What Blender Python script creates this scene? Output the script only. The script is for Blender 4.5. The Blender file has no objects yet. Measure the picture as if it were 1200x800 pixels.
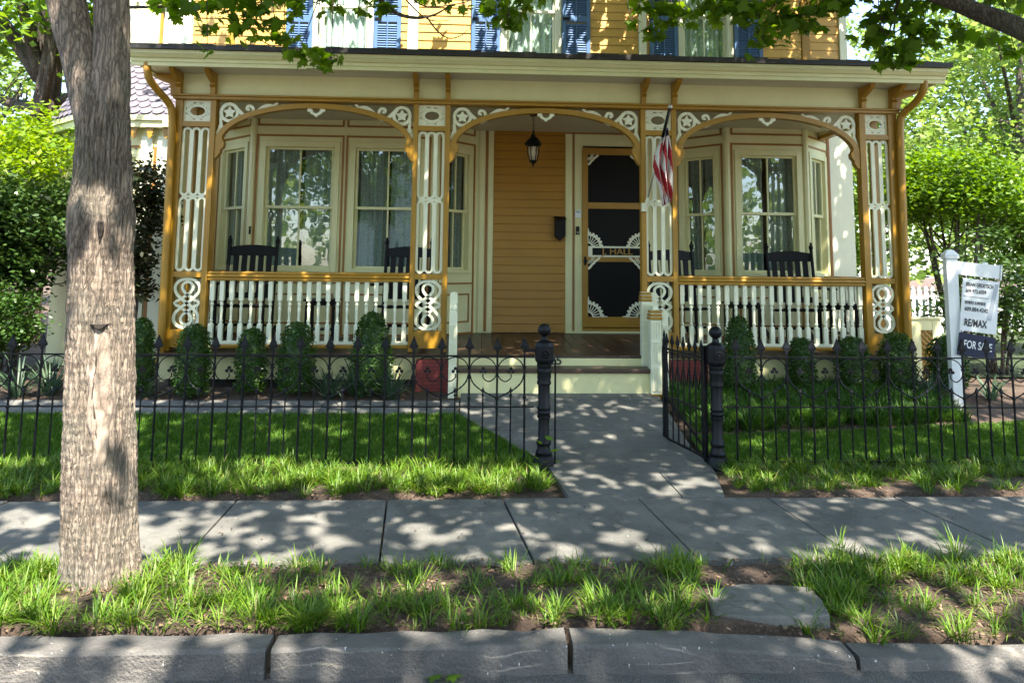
import bpy, bmesh, math, random
import numpy as np
from mathutils import Matrix, Vector
random.seed(7); rng = np.random.default_rng(7)
R = math.radians; PI = math.pi
scene = bpy.context.scene
COL = scene.collection

# ------------------------------------------------------------------ camera (lens 26 mm, shifted)
F_PX = 867.0; PITCH, YAW, ROLL, PPY = 0.1098, 0.0494, 0.01049, 216.7
EYE = np.array([0.0, 0.0, 1.6])
_fw = np.array([math.sin(YAW)*math.cos(PITCH), math.cos(YAW)*math.cos(PITCH), math.sin(PITCH)])
_rt = np.array([math.cos(YAW), -math.sin(YAW), 0.0]); _up = np.cross(_rt, _fw)
RT = _rt*math.cos(ROLL)+_up*math.sin(ROLL); UP = np.cross(RT, _fw); FW = _fw
def ray(x, y): return FW + RT*(x-600)/F_PX - UP*(y-PPY)/F_PX
def onY(x, y, Y):
    d = ray(x, y); p = EYE + d*(Y/d[1]); return float(p[0]), float(p[2])
def onZ(x, y, z=0.0):
    d = ray(x, y); p = EYE + d*((z-1.6)/d[2]); return float(p[0]), float(p[1])
def PX(x, y, Y): return onY(x, y, Y)[0]
def PZ(x, y, Y): return onY(x, y, Y)[1]
def project(P):
    d = np.asarray(P) - EYE; z = d@FW
    z = np.where(np.abs(z) < 1e-6, 1e-6, z)
    return 600+F_PX*(d@RT)/z, PPY-F_PX*(d@UP)/z, z
cam = bpy.data.cameras.new('camera'); cam.sensor_width = 36.0; cam.lens = F_PX/1200*36
cam.shift_y = -(400-PPY)/1200; cam.clip_start = 0.05; cam.clip_end = 600
co = bpy.data.objects.new('camera', cam); COL.objects.link(co)
m = Matrix(((RT[0], UP[0], -FW[0], 0), (RT[1], UP[1], -FW[1], 0), (RT[2], UP[2], -FW[2], 1.6), (0, 0, 0, 1)))
co.matrix_world = m
scene.camera = co

# ------------------------------------------------------------------ light
SUN_EL, SUN_AZ = R(58), R(20)                       # azimuth from straight behind the camera towards the right
SUN = np.array([math.sin(SUN_AZ)*math.cos(SUN_EL), -math.cos(SUN_AZ)*math.cos(SUN_EL), math.sin(SUN_EL)])
w = bpy.data.worlds.new('World'); scene.world = w; w.use_nodes = True
nt = w.node_tree; bg = nt.nodes['Background']
sky = nt.nodes.new('ShaderNodeTexSky'); sky.sky_type = 'NISHITA'; sky.sun_disc = False
sky.dust_density = 1.1; sky.air_density = 0.9; sky.sun_elevation = SUN_EL; sky.sun_rotation = PI - SUN_AZ
nt.links.new(sky.outputs[0], bg.inputs[0]); bg.inputs[1].default_value = 0.15
sl = bpy.data.lights.new('sun', 'SUN'); sl.energy = 5.0; sl.angle = R(0.53); sl.color = (1.0, 0.92, 0.79)
so = bpy.data.objects.new('sun', sl); COL.objects.link(so); so.location = (6, -14, 24)
so.rotation_euler = Vector(SUN).to_track_quat('Z', 'Y').to_euler()
scene.view_settings.view_transform = 'Standard'; scene.view_settings.look = 'None'
scene.view_settings.exposure = 2.25; scene.view_settings.gamma = 1.0
scene.view_settings.use_curve_mapping = False
scene.cycles.max_bounces = 8; scene.cycles.transparent_max_bounces = 12
scene.cycles.use_denoising = True

# ------------------------------------------------------------------ materials
def newmat(name):
    mt = bpy.data.materials.new(name); mt.use_nodes = True
    return mt, mt.node_tree, mt.node_tree.nodes['Principled BSDF']
def ramp(t, fac, stops):
    r = t.nodes.new('ShaderNodeValToRGB'); e = r.color_ramp.elements
    while len(e) < len(stops): e.new(0.5)
    for k, (p, c) in enumerate(stops):
        e[k].position = p; e[k].color = (*c, 1) if len(c) == 3 else c
    t.links.new(fac, r.inputs[0]); return r.outputs[0]
def noise(t, scale, detail=4, rough=0.55, vec=None, dist=0.0):
    n = t.nodes.new('ShaderNodeTexNoise'); n.inputs['Scale'].default_value = scale
    n.inputs['Detail'].default_value = detail; n.inputs['Roughness'].default_value = rough
    n.inputs['Distortion'].default_value = dist
    if vec is not None: t.links.new(vec, n.inputs['Vector'])
    return n.outputs['Fac']
def coords(t, scale=(1, 1, 1)):
    g = t.nodes.new('ShaderNodeNewGeometry'); mp = t.nodes.new('ShaderNodeMapping')
    mp.inputs['Scale'].default_value = scale
    t.links.new(g.outputs['Position'], mp.inputs['Vector']); return mp.outputs[0]
def mix(t, fac, a, b, mode='MIX'):
    x = t.nodes.new('ShaderNodeMix'); x.data_type = 'RGBA'; x.blend_type = mode
    if isinstance(fac, float): x.inputs[0].default_value = fac
    else: t.links.new(fac, x.inputs[0])
    for v, s in ((a, 6), (b, 7)):
        if isinstance(v, tuple): x.inputs[s].default_value = (*v, 1) if len(v) == 3 else v
        else: t.links.new(v, x.inputs[s])
    return x.outputs[2]
def bump(t, b, h, strength=0.3, dist=0.01):
    n = t.nodes.new('ShaderNodeBump'); n.inputs['Strength'].default_value = strength
    n.inputs['Distance'].default_value = dist
    t.links.new(h, n.inputs['Height']); t.links.new(n.outputs[0], b.inputs['Normal']); return n
def sc(c, k): return tuple(min(1, v*k) for v in c)
def paint(name, c, rough=0.5, wear=0.16, dirt=(0.16, 0.12, 0.07), streak=True, dirt_amt=0.3):
    mt, t, b = newmat(name); v = coords(t)
    col = ramp(t, noise(t, 2.2, 6, 0.6, v), [(0.3, sc(c, 1-wear)), (0.7, sc(c, 1+wear*0.5))])
    if streak:
        s = ramp(t, noise(t, 1.0, 5, 0.7, coords(t, (9, 9, 1.3))), [(0.56, (0, 0, 0)), (0.78, (dirt_amt,)*3)])
        col = mix(t, s, col, mix(t, 0.5, c, dirt))
    t.links.new(col, b.inputs['Base Color']); b.inputs['Roughness'].default_value = rough
    bump(t, b, noise(t, 45, 3, 0.6, coords(t, (1, 1, 0.3))), 0.12, 0.004)
    return mt
OCHRE = (0.34, 0.175, 0.010); CREAM = (0.68, 0.65, 0.35)
M = {}
M['ochre'] = paint('ochre_paint', OCHRE, 0.42, dirt=(0.2, 0.08, 0.02))
M['ochre_line'] = paint('dark_ochre_paint', (0.30, 0.13, 0.02), 0.5)
M['cream'] = paint('cream_paint', CREAM, 0.5, 0.08, dirt_amt=0.18)
M['white'] = paint('ivory_paint', (0.74, 0.74, 0.55), 0.45, 0.06, dirt_amt=0.15)
M['greyc'] = paint('warm_grey_cream_paint', (0.58, 0.52, 0.38), 0.5, 0.08, dirt_amt=0.2)
M['blue'] = paint('blue_shutter_paint', (0.075, 0.15, 0.30), 0.4, 0.1, dirt=(0.2, 0.25, 0.3))
M['brown'] = paint('brown_floor_paint', (0.060, 0.034, 0.024), 0.38, 0.25, dirt=(0.2, 0.16, 0.12))
M['black'] = paint('black_wood_paint', (0.0035, 0.003, 0.003), 0.5, 0.2, streak=False); M['black'].node_tree.nodes['Principled BSDF'].inputs['Specular IOR Level'].default_value = .2
M['signwhite'] = paint('white_sign_vinyl', (0.78, 0.80, 0.82), 0.4, 0.03, dirt_amt=0.1)
M['navy'] = paint('navy_sign_print', (0.008, 0.014, 0.05), 0.4, 0.05, streak=False)
M['ink'] = paint('dark_lettering', (0.02, 0.022, 0.03), 0.5, 0.05, streak=False)
M['greyprint'] = paint('grey_sign_print', (0.42, 0.46, 0.52), 0.4, 0.03, streak=False)
M['redflag'] = paint('red_flag_cloth', (0.42, 0.02, 0.035), 0.8, 0.1, streak=False)
M['whiteflag'] = paint('white_flag_cloth', (0.75, 0.73, 0.72), 0.8, 0.05, streak=False)
M['tar'] = paint('black_roof_edge', (0.02, 0.018, 0.017), 0.6, 0.4, dirt=(0.3, 0.25, 0.2), dirt_amt=0.5)
M['soffit'] = paint('soffit_paint', (0.55, 0.52, 0.40), 0.5, 0.05)
M['shade_backing'] = paint('painted_shade_backing', (0.035, 0.035, 0.033), 0.9, 0.3, streak=False)
M['pink'] = paint('pink_book_cover', (0.6, 0.25, 0.22), 0.6, 0.1, streak=False)

def iron(name, c=(0.005, 0.006, 0.009), r=0.42):
    mt, t, b = newmat(name); v = coords(t)
    col = ramp(t, noise(t, 14, 5, 0.6, v), [(0.35, sc(c, 0.7)), (0.62, c), (0.8, (0.022, 0.02, 0.02))])
    t.links.new(col, b.inputs['Base Color']); b.inputs['Roughness'].default_value = r
    b.inputs['Specular IOR Level'].default_value = 0.22
    bump(t, b, noise(t, 90, 4, 0.6, v), 0.25, 0.004); return mt
M['iron'] = iron('black_iron_paint')

# stone of the pavement
def stone(name, lo, hi, spot=(0.5, 0.48, 0.44), stain=(0.13, 0.13, 0.12)):
    mt, t, b = newmat(name); v = coords(t)
    col = ramp(t, noise(t, 1.7, 8, 0.62, v, 0.6), [(0.32, lo), (0.68, hi)])
    col = mix(t, ramp(t, noise(t, 6.0, 6, 0.7, v), [(0.48, (0, 0, 0)), (0.66, (0.6,)*3)]), col, sc(stain, .62))
    col = mix(t, ramp(t, noise(t, 34, 4, 0.65, v), [(0.665, (0, 0, 0)), (0.70, (0.75,)*3)]), col, spot)
    col = mix(t, ramp(t, noise(t, 230, 2, 0.5, v), [(0.3, (0.30,)*3), (0.7, (0, 0, 0))]), col, sc(lo, 0.5))
    wv = t.nodes.new('ShaderNodeTexVoronoi'); wv.feature = 'DISTANCE_TO_EDGE'; wv.inputs['Scale'].default_value = 1.1
    dv = t.nodes.new('ShaderNodeTexNoise'); dv.inputs['Scale'].default_value = 4.0; dv.inputs['Detail'].default_value = 6
    t.links.new(v, dv.inputs['Vector'])
    wm = t.nodes.new('ShaderNodeVectorMath'); wm.operation = 'MULTIPLY_ADD'; wm.inputs[1].default_value = (.5, .5, .5)
    t.links.new(dv.outputs['Color'], wm.inputs[0]); t.links.new(v, wm.inputs[2]); t.links.new(wm.outputs[0], wv.inputs['Vector'])
    crack = ramp(t, wv.outputs['Distance'], [(0.0, (.75,)*3), (0.006, (0, 0, 0))])
    crack = mix(t, ramp(t, noise(t, 0.9, 2, .5, v), [(.5, (0, 0, 0)), (.56, (1, 1, 1))]), (0.0, 0.0, 0.0), crack)
    col = mix(t, crack, col, (.03, .03, .028))
    t.links.new(col, b.inputs['Base Color']); b.inputs['Roughness'].default_value = 0.78
    a = t.nodes.new('ShaderNodeMath'); a.operation = 'ADD'
    t.links.new(noise(t, 5, 8, 0.7, v), a.inputs[0]); t.links.new(noise(t, 90, 3, 0.6, v), a.inputs[1])
    bump(t, b, a.outputs[0], 0.4, 0.012); return mt
M['bluestone'] = stone('bluestone_slab', (0.088, 0.088, 0.082), (0.195, 0.188, 0.168))
M['pathstone'] = stone('slate_path', (0.095, 0.096, 0.088), (0.18, 0.176, 0.160))
def kerbmat():
    mt, t, b = newmat('kerb_stone'); v = coords(t)
    col = ramp(t, noise(t, 2.6, 8, 0.65, v, 0.8), [(0.3, (0.055, 0.054, 0.054)), (0.7, (0.145, 0.134, 0.122))])
    wv = t.nodes.new('ShaderNodeTexWave'); wv.wave_type = 'BANDS'; wv.bands_direction = 'Z'
    wv.inputs['Scale'].default_value = 4.0; wv.inputs['Distortion'].default_value = 9.0
    wv.inputs['Detail'].default_value = 3; wv.inputs['Detail Scale'].default_value = 1.1
    t.links.new(coords(t, (0.5, 0.5, 1.6)), wv.inputs['Vector'])
    col = mix(t, ramp(t, wv.outputs['Fac'], [(0.93, (0, 0, 0)), (0.99, (0.5,)*3)]), col, mix(t, ramp(t, noise(t, 2.4, 4, .6, v), [(.48, (0, 0, 0)), (.6, (1, 1, 1))]), col, (0.36, 0.31, 0.25)))
    col = mix(t, ramp(t, noise(t, 40, 3, 0.6, coords(t, (1, 1, 0.6))), [(0.68, (0, 0, 0)), (0.72, (0.8,)*3)]), col, (0.62, 0.6, 0.56))
    t.links.new(col, b.inputs['Base Color']); b.inputs['Roughness'].default_value = 0.8
    a = t.nodes.new('ShaderNodeMath'); a.operation = 'ADD'
    t.links.new(noise(t, 7, 8, 0.7, v), a.inputs[0]); t.links.new(noise(t, 70, 3, 0.6, v), a.inputs[1])
    bump(t, b, a.outputs[0], 0.6, 0.02); return mt
M['kerb'] = kerbmat()
def asphalt():
    mt, t, b = newmat('asphalt'); v = coords(t)
    col = ramp(t, noise(t, 220, 2, 0.6, v), [(0.35, (0.035, 0.035, 0.036)), (0.55, (0.085, 0.082, 0.08)), (0.70, (0.24, 0.23, 0.215))])
    col = mix(t, ramp(t, noise(t, 1.5, 5, 0.6, v), [(0.45, (0, 0, 0)), (0.75, (0.35,)*3)]), col, (0.16, 0.145, 0.13))
    t.links.new(col, b.inputs['Base Color']); b.inputs['Roughness'].default_value = 0.9
    bump(t, b, noise(t, 160, 3, 0.6, v), 0.6, 0.01); return mt
M['asphalt'] = asphalt()
def soil(name, a, b_, c, sc1=30):
    mt, t, b = newmat(name); v = coords(t)
    col = ramp(t, noise(t, sc1, 8, 0.75, v), [(0.32, a), (0.52, b_), (0.72, c)])
    col = mix(t, ramp(t, noise(t, 1.3, 4, 0.6, v), [(0.4, (0, 0, 0)), (0.66, (0.7,)*3)]), col, mix(t, noise(t, 55, 6, 0.8, v), b_, sc(c, 1.2)))
    t.links.new(col, b.inputs['Base Color']); b.inputs['Roughness'].default_value = 0.95
    h = t.nodes.new('ShaderNodeMath'); h.operation = 'ADD'
    t.links.new(noise(t, 26, 8, 0.75, v), h.inputs[0]); t.links.new(noise(t, 110, 4, 0.7, v), h.inputs[1])
    bump(t, b, h.outputs[0], 1.0, 0.03); return mt
M['soil'] = soil('bare_soil_and_mulch', (0.022, 0.015, 0.011), (0.075, 0.047, 0.032), (0.24, 0.165, 0.115), 48)
M['lawnbase'] = soil('lawn_soil', (0.02, 0.03, 0.01), (0.035, 0.06, 0.015), (0.06, 0.09, 0.03))

def leafmat(name, cols, trans=0.45, rough=0.5):
    mt, t, b = newmat(name)
    g = t.nodes.new('ShaderNodeNewGeometry')
    stops = [(k/(max(1, len(cols)-1)), c) for k, c in enumerate(cols)]
    col = ramp(t, g.outputs['Random Per Island'], stops)
    b.inputs['Roughness'].default_value = rough
    b.inputs['Specular IOR Level'].default_value = 0.35
    t.links.new(col, b.inputs['Base Color'])
    tr = t.nodes.new('ShaderNodeBsdfTranslucent')
    hs = t.nodes.new('ShaderNodeHueSaturation'); hs.inputs['Hue'].default_value = 0.485; hs.inputs['Saturation'].default_value = 1.1
    hs.inputs['Value'].default_value = 1.5
    t.links.new(col, hs.inputs['Color']); t.links.new(hs.outputs[0], tr.inputs['Color'])
    mx = t.nodes.new('ShaderNodeMixShader'); mx.inputs[0].default_value = trans
    t.links.new(b.outputs[0], mx.inputs[1]); t.links.new(tr.outputs[0], mx.inputs[2])
    t.links.new(mx.outputs[0], t.nodes['Material Output'].inputs[0]); return mt
M['maple'] = leafmat('maple_leaves', [(0.05, 0.11, 0.012), (0.075, 0.15, 0.016), (0.11, 0.19, 0.022), (0.065, 0.13, 0.014)], 0.62)
M['bgleaf'] = leafmat('pale_green_leaves', [(0.09, 0.17, 0.03), (0.16, 0.25, 0.05), (0.24, 0.32, 0.09), (0.12, 0.20, 0.04)])
M['yellowleaf'] = leafmat('yellow_green_leaves', [(0.10, 0.20, 0.012), (0.16, 0.26, 0.018), (0.22, 0.31, 0.03)])
M['midleaf'] = leafmat('fresh_green_leaves', [(0.06, 0.14, 0.012), (0.11, 0.21, 0.02), (0.16, 0.27, 0.03)])
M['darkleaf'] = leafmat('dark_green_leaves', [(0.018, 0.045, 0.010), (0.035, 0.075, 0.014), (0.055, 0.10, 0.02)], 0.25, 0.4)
M['glossleaf'] = leafmat('glossy_bronze_leaves', [(0.02, 0.035, 0.014), (0.035, 0.05, 0.02), (0.06, 0.045, 0.025)], 0.15, 0.25)
M['box'] = leafmat('boxwood_leaves', [(0.022, 0.06, 0.008), (0.035, 0.085, 0.012), (0.06, 0.12, 0.02)], 0.25, 0.4)
M['grass'] = leafmat('lawn_grass', [(0.03, 0.095, 0.005), (0.052, 0.14, 0.007), (0.085, 0.19, 0.012), (0.12, 0.20, 0.025)], 0.35, 0.6)
M['liriope'] = leafmat('strap_grass', [(0.022, 0.065, 0.006), (0.045, 0.115, 0.008), (0.07, 0.15, 0.010), (0.08, 0.175, 0.012), (0.10, 0.20, 0.015), (0.13, 0.225, 0.02), (0.15, 0.23, 0.03), (0.10, 0.19, 0.016), (0.22, 0.20, 0.08)], 0.35, 0.45)
M['bedstrap'] = leafmat('bed_strap_grass', [(0.03, 0.085, 0.012), (0.05, 0.125, 0.018), (0.09, 0.18, 0.03)], 0.35, 0.45)
M['greystrap'] = leafmat('grey_green_strap_leaves', [(0.03, 0.065, 0.035), (0.05, 0.095, 0.05), (0.09, 0.14, 0.08)], 0.25, 0.45)
M['litter'] = leafmat('dry_leaf_litter', [(0.03, 0.02, 0.014), (0.07, 0.045, 0.03), (0.13, 0.085, 0.055), (0.22, 0.15, 0.10)], 0.1, 0.8)

def barkmat(name, lo, mid, hi, scar=False, k=1.0):
    mt, t, b = newmat(name)
    v = coords(t, (k, k, 0.17*k))
    n1 = noise(t, 52, 9, 0.74, v, 1.0)
    vor = t.nodes.new('ShaderNodeTexVoronoi'); vor.feature = 'DISTANCE_TO_EDGE'; vor.inputs['Scale'].default_value = 40
    dn = t.nodes.new('ShaderNodeTexNoise'); dn.inputs['Scale'].default_value = 16; dn.inputs['Detail'].default_value = 5
    vv = coords(t, (k, k, 0.11*k)); t.links.new(coords(t, (k, k, .5*k)), dn.inputs['Vector'])
    am = t.nodes.new('ShaderNodeVectorMath'); am.operation = 'MULTIPLY_ADD'; am.inputs[1].default_value = (.055, .055, .03)
    t.links.new(dn.outputs['Color'], am.inputs[0]); t.links.new(vv, am.inputs[2]); t.links.new(am.outputs[0], vor.inputs['Vector'])
    col = ramp(t, n1, [(0.36, sc(lo, .75)), (0.50, mid), (0.66, hi)])
    col = mix(t, ramp(t, vor.outputs['Distance'], [(0.0, (0.8,)*3), (0.16, (0, 0, 0))]), col, sc(lo, 0.45))
    col = mix(t, ramp(t, noise(t, 2.1, 4, 0.6, coords(t)), [(0.46, (0, 0, 0)), (0.7, (0.45,)*3)]), col, (0.20, 0.21, 0.17))
    h = t.nodes.new('ShaderNodeMath'); h.operation = 'MULTIPLY_ADD'; h.inputs[1].default_value = 1.6
    mn = t.nodes.new('ShaderNodeMath'); mn.operation = 'MINIMUM'; mn.inputs[1].default_value = 0.22
    t.links.new(vor.outputs['Distance'], mn.inputs[0]); t.links.new(mn.outputs[0], h.inputs[0]); t.links.new(n1, h.inputs[2])
    t.links.new(col, b.inputs['Base Color']); b.inputs['Roughness'].default_value = 0.9
    bump(t, b, h.outputs[0], 1.0, 0.03); return mt
M['bark'] = barkmat('furrowed_bark', (0.15, 0.112, 0.085), (0.32, 0.25, 0.195), (0.44, 0.36, 0.29))
M['bark2'] = barkmat('dark_bark', (0.05, 0.04, 0.03), (0.12, 0.09, 0.07), (0.20, 0.16, 0.12))
M['scar'] = barkmat('smooth_healed_wood', (0.29, 0.215, 0.165), (0.40, 0.31, 0.245), (0.47, 0.375, 0.30), k=.33)
M['maple_brightened'] = leafmat('brightened_maple_leaves', [(0.065, 0.14, 0.012), (0.095, 0.19, 0.018), (0.14, 0.235, 0.025), (0.08, 0.16, 0.014)], 0.6)  # lighter copy of the maple leaves, brightness painted in against the crown's shade
M['hollow_shade'] = paint('painted_hollow_shade', (0.02, 0.015, 0.012), 0.9, 0.2, streak=False)  # dark colour paints the shade inside the notch and knot hole
M['twig'] = paint('twig_bark', (0.07, 0.05, 0.04), 0.8, 0.2, streak=False)

def clap(name, c):
    mt = paint(name, c, 0.45, 0.12, dirt=(0.3, 0.18, 0.05), dirt_amt=0.25); return mt
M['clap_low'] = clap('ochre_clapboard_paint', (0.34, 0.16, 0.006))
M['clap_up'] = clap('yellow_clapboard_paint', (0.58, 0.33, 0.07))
def slate():
    mt, t, b = newmat('purple_slate'); v = coords(t)
    g = t.nodes.new('ShaderNodeNewGeometry')
    col = ramp(t, g.outputs['Random Per Island'], [(0.0, (0.08, 0.070, 0.092)), (0.5, (0.11, 0.096, 0.12)), (1.0, (0.135, 0.12, 0.145))])
    col = mix(t, ramp(t, noise(t, 12, 5, 0.6, v), [(0.4, (0, 0, 0)), (0.7, (0.35,)*3)]), col, (0.2, 0.18, 0.2))
    t.links.new(col, b.inputs['Base Color']); b.inputs['Roughness'].default_value = 0.6; return mt
M['slate'] = slate()
def brick():
    mt, t, b = newmat('red_painted_brick'); v = coords(t)
    br = t.nodes.new('ShaderNodeTexBrick'); br.inputs['Scale'].default_value = 6.5
    br.inputs['Color1'].default_value = (0.16, 0.018, 0.018, 1); br.inputs['Color2'].default_value = (0.21, 0.03, 0.025, 1)
    br.inputs['Mortar'].default_value = (0.045, 0.012, 0.012, 1); br.inputs['Mortar Size'].default_value = 0.018
    mp = t.nodes.new('ShaderNodeMapping'); mp.inputs['Rotation'].default_value = (R(90), 0, 0)
    t.links.new(v, mp.inputs['Vector']); t.links.new(mp.outputs[0], br.inputs['Vector'])
    t.links.new(br.outputs['Color'], b.inputs['Base Color']); b.inputs['Roughness'].default_value = 0.7
    bump(t, b, br.outputs['Fac'], -0.5, 0.01); return mt
M['brick'] = brick()
def glass():
    mt, t, b = newmat('window_glass')
    gl = t.nodes.new('ShaderNodeBsdfGlossy'); gl.inputs['Roughness'].default_value = 0.015
    gl.inputs['Color'].default_value = (0.95, 1.0, 1.0, 1)
    tp = t.nodes.new('ShaderNodeBsdfTransparent'); tp.inputs['Color'].default_value = (0.80, 0.90, 0.88, 1)
    fr = t.nodes.new('ShaderNodeLayerWeight'); fr.inputs['Blend'].default_value = 0.5
    pw = t.nodes.new('ShaderNodeMath'); pw.operation = 'POWER'; pw.inputs[1].default_value = 3.0
    t.links.new(fr.outputs['Facing'], pw.inputs[0])
    a = t.nodes.new('ShaderNodeMath'); a.operation = 'MULTIPLY_ADD'; a.inputs[1].default_value = 0.6; a.inputs[2].default_value = 0.13
    t.links.new(pw.outputs[0], a.inputs[0])
    mx = t.nodes.new('ShaderNodeMixShader'); t.links.new(a.outputs[0], mx.inputs[0])
    t.links.new(tp.outputs[0], mx.inputs[1]); t.links.new(gl.outputs[0], mx.inputs[2])
    nb = t.nodes.new('ShaderNodeBump'); nb.inputs['Strength'].default_value = 0.05; nb.inputs['Distance'].default_value = 0.02
    t.links.new(noise(t, 3.5, 2, 0.5, coords(t)), nb.inputs['Height']); t.links.new(nb.outputs[0], gl.inputs['Normal'])
    t.links.new(mx.outputs[0], t.nodes['Material Output'].inputs[0]); return mt
M['glass'] = glass()
def screen():
    mt, t, b = newmat('insect_screen'); b.inputs['Base Color'].default_value = (0.0012, 0.0012, 0.0015, 1)
    b.inputs['Roughness'].default_value = 0.55; b.inputs['Specular IOR Level'].default_value = 0.2; return mt
M['screen'] = screen()
def lace(name, c):
    mt, t, b = newmat(name); v = coords(t)
    vo = t.nodes.new('ShaderNodeTexVoronoi'); vo.feature = 'DISTANCE_TO_EDGE'; vo.inputs['Scale'].default_value = 30
    t.links.new(v, vo.inputs['Vector'])
    f = ramp(t, vo.outputs['Distance'], [(0.02, (1, 1, 1)), (0.16, (0.35,)*3)])
    col = mix(t, f, sc(c, 0.45), c)
    t.links.new(col, b.inputs['Base Color']); b.inputs['Roughness'].default_value = 0.9
    return mt
M['lace'] = lace('lace_curtain', (0.36, 0.40, 0.355)); M['lace_sunlit'] = lace('sunlit_lace_curtain', (0.74, 0.80, 0.74))  # upper curtains get a paler lace copy with sunlight painted in
M['bulbglass'] = paint('lantern_seeded_glass', (0.55, 0.45, 0.32), 0.15, 0.2, streak=False)
M['steel'] = paint('brushed_metal', (0.6, 0.6, 0.6), 0.3, 0.1, streak=False); M['steel'].node_tree.nodes['Principled BSDF'].inputs['Metallic'].default_value = 0.9

# ------------------------------------------------------------------ object helpers
def setp(o, label=None, cat=None, group=None, kind=None):
    if label: o['label'] = label
    if cat: o['category'] = cat
    if group: o['group'] = group
    if kind: o['kind'] = kind
    return o
def empty(name, loc, label, cat, group=None, rz=0.0):
    o = bpy.data.objects.new(name, None); COL.objects.link(o); o.location = loc; o.rotation_euler = (0, 0, rz)
    o.empty_display_size = 0.1
    return setp(o, label, cat, group)
def kids(o): return [c for c in COL.objects if c.parent is o]
def copy_tree(o, parent=None):
    ch = kids(o); c = o.copy(); COL.objects.link(c)
    if parent is not None: c.parent = parent
    for k in ch: copy_tree(k, c)
    return c
class MB:
    def __init__(s): s.v = []; s.f = []
    def add(s, vs, fs, mtx=None):
        n = len(s.v)
        if mtx is not None: vs = [tuple(mtx @ Vector(p)) for p in vs]
        s.v += [tuple(p) for p in vs]; s.f += [tuple(i+n for i in f) for f in fs]; return s
    def box(s, x0, x1, y0, y1, z0, z1, mtx=None):
        vs = [(x, y, z) for z in (z0, z1) for y in (y0, y1) for x in (x0, x1)]
        return s.add(vs, [(0, 2, 3, 1), (4, 5, 7, 6), (0, 1, 5, 4), (2, 6, 7, 3), (0, 4, 6, 2), (1, 3, 7, 5)], mtx)
    def hexa(s, bot, top, mtx=None):          # two quads of four points
        return s.add(list(bot)+list(top), [(3, 2, 1, 0), (4, 5, 6, 7), (0, 1, 5, 4), (1, 2, 6, 5), (2, 3, 7, 6), (3, 0, 4, 7)], mtx)
    def prism(s, poly, y0, y1, mtx=None):     # polygon in x,z extruded along y
        n = len(poly); vs = [(x, y0, z) for x, z in poly]+[(x, y1, z) for x, z in poly]
        fs = [tuple(range(n)), tuple(range(2*n-1, n-1, -1))]+[(i, i+n, (i+1) % n+n, (i+1) % n) for i in range(n)]
        return s.add(vs, fs, mtx)
    def prism_yz(s, poly, x0, x1, mtx=None):
        n = len(poly); vs = [(x0, y, z) for y, z in poly]+[(x1, y, z) for y, z in poly]
        fs = [tuple(range(n)), tuple(range(2*n-1, n-1, -1))]+[(i, i+n, (i+1) % n+n, (i+1) % n) for i in range(n)]
        return s.add(vs, fs, mtx)
    def prism_xy(s, poly, z0, z1, mtx=None):
        n = len(poly); vs = [(x, y, z0) for x, y in poly]+[(x, y, z1) for x, y in poly]
        fs = [tuple(range(n)), tuple(range(2*n-1, n-1, -1))]+[(i, i+n, (i+1) % n+n, (i+1) % n) for i in range(n)]
        return s.add(vs, fs, mtx)
    def ribbon(s, pts, wd, y0, y1, closed=False, mtx=None):   # flat band in x,z along a path, thick along y
        n = len(pts); L = []; Rr = []
        for i in range(n):
            a = pts[(i-1) % n] if (closed or i > 0) else pts[i]; b = pts[(i+1) % n] if (closed or i < n-1) else pts[i]
            dx, dz = b[0]-a[0], b[1]-a[1]; l = math.hypot(dx, dz) or 1e-9
            ww = wd[i] if isinstance(wd, (list, tuple)) else wd
            nx, nz = -dz/l*ww/2, dx/l*ww/2
            L.append((pts[i][0]+nx, pts[i][1]+nz)); Rr.append((pts[i][0]-nx, pts[i][1]-nz))
        vs = []
        for i in range(n): vs += [(L[i][0], y0, L[i][1]), (Rr[i][0], y0, Rr[i][1]), (Rr[i][0], y1, Rr[i][1]), (L[i][0], y1, L[i][1])]
        fs = []
        for i in range(n if closed else n-1):
            a, b = 4*i, 4*((i+1) % n)
            for k in range(4): fs.append((a+k, a+(k+1) % 4, b+(k+1) % 4, b+k))
        if not closed: fs += [(3, 2, 1, 0), tuple(4*(n-1)+k for k in range(4))]
        return s.add(vs, fs, mtx)
    def tube(s, pts, rad, seg=8, closed=False, mtx=None, jitter=0.0):
        n = len(pts); P = [Vector(p) for p in pts]; vs = []; prev = None
        for i in range(n):
            a = P[(i-1) % n] if (closed or i > 0) else P[i]; b = P[(i+1) % n] if (closed or i < n-1) else P[i]
            t = (b-a).normalized()
            if prev is None:
                u = t.orthogonal().normalized()
            else:
                u = prev - t*prev.dot(t); u = u.normalized() if u.length > 1e-6 else t.orthogonal().normalized()
            prev = u; w2 = t.cross(u); r = rad[i] if isinstance(rad, (list, tuple)) else rad
            for k in range(seg):
                an = 2*PI*k/seg; rr = r*(1+jitter*math.sin(an*3+i*0.7)+jitter*0.6*math.sin(an*5-i*0.4))
                vs.append(P[i]+u*math.cos(an)*rr+w2*math.sin(an)*rr)
        fs = []
        for i in range(n if closed else n-1):
            a, b = seg*i, seg*((i+1) % n)
            for k in range(seg): fs.append((a+k, a+(k+1) % seg, b+(k+1) % seg, b+k))
        if not closed: fs += [tuple(range(seg-1, -1, -1)), tuple(seg*(n-1)+k for k in range(seg))]
        return s.add(vs, fs, mtx)
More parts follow.
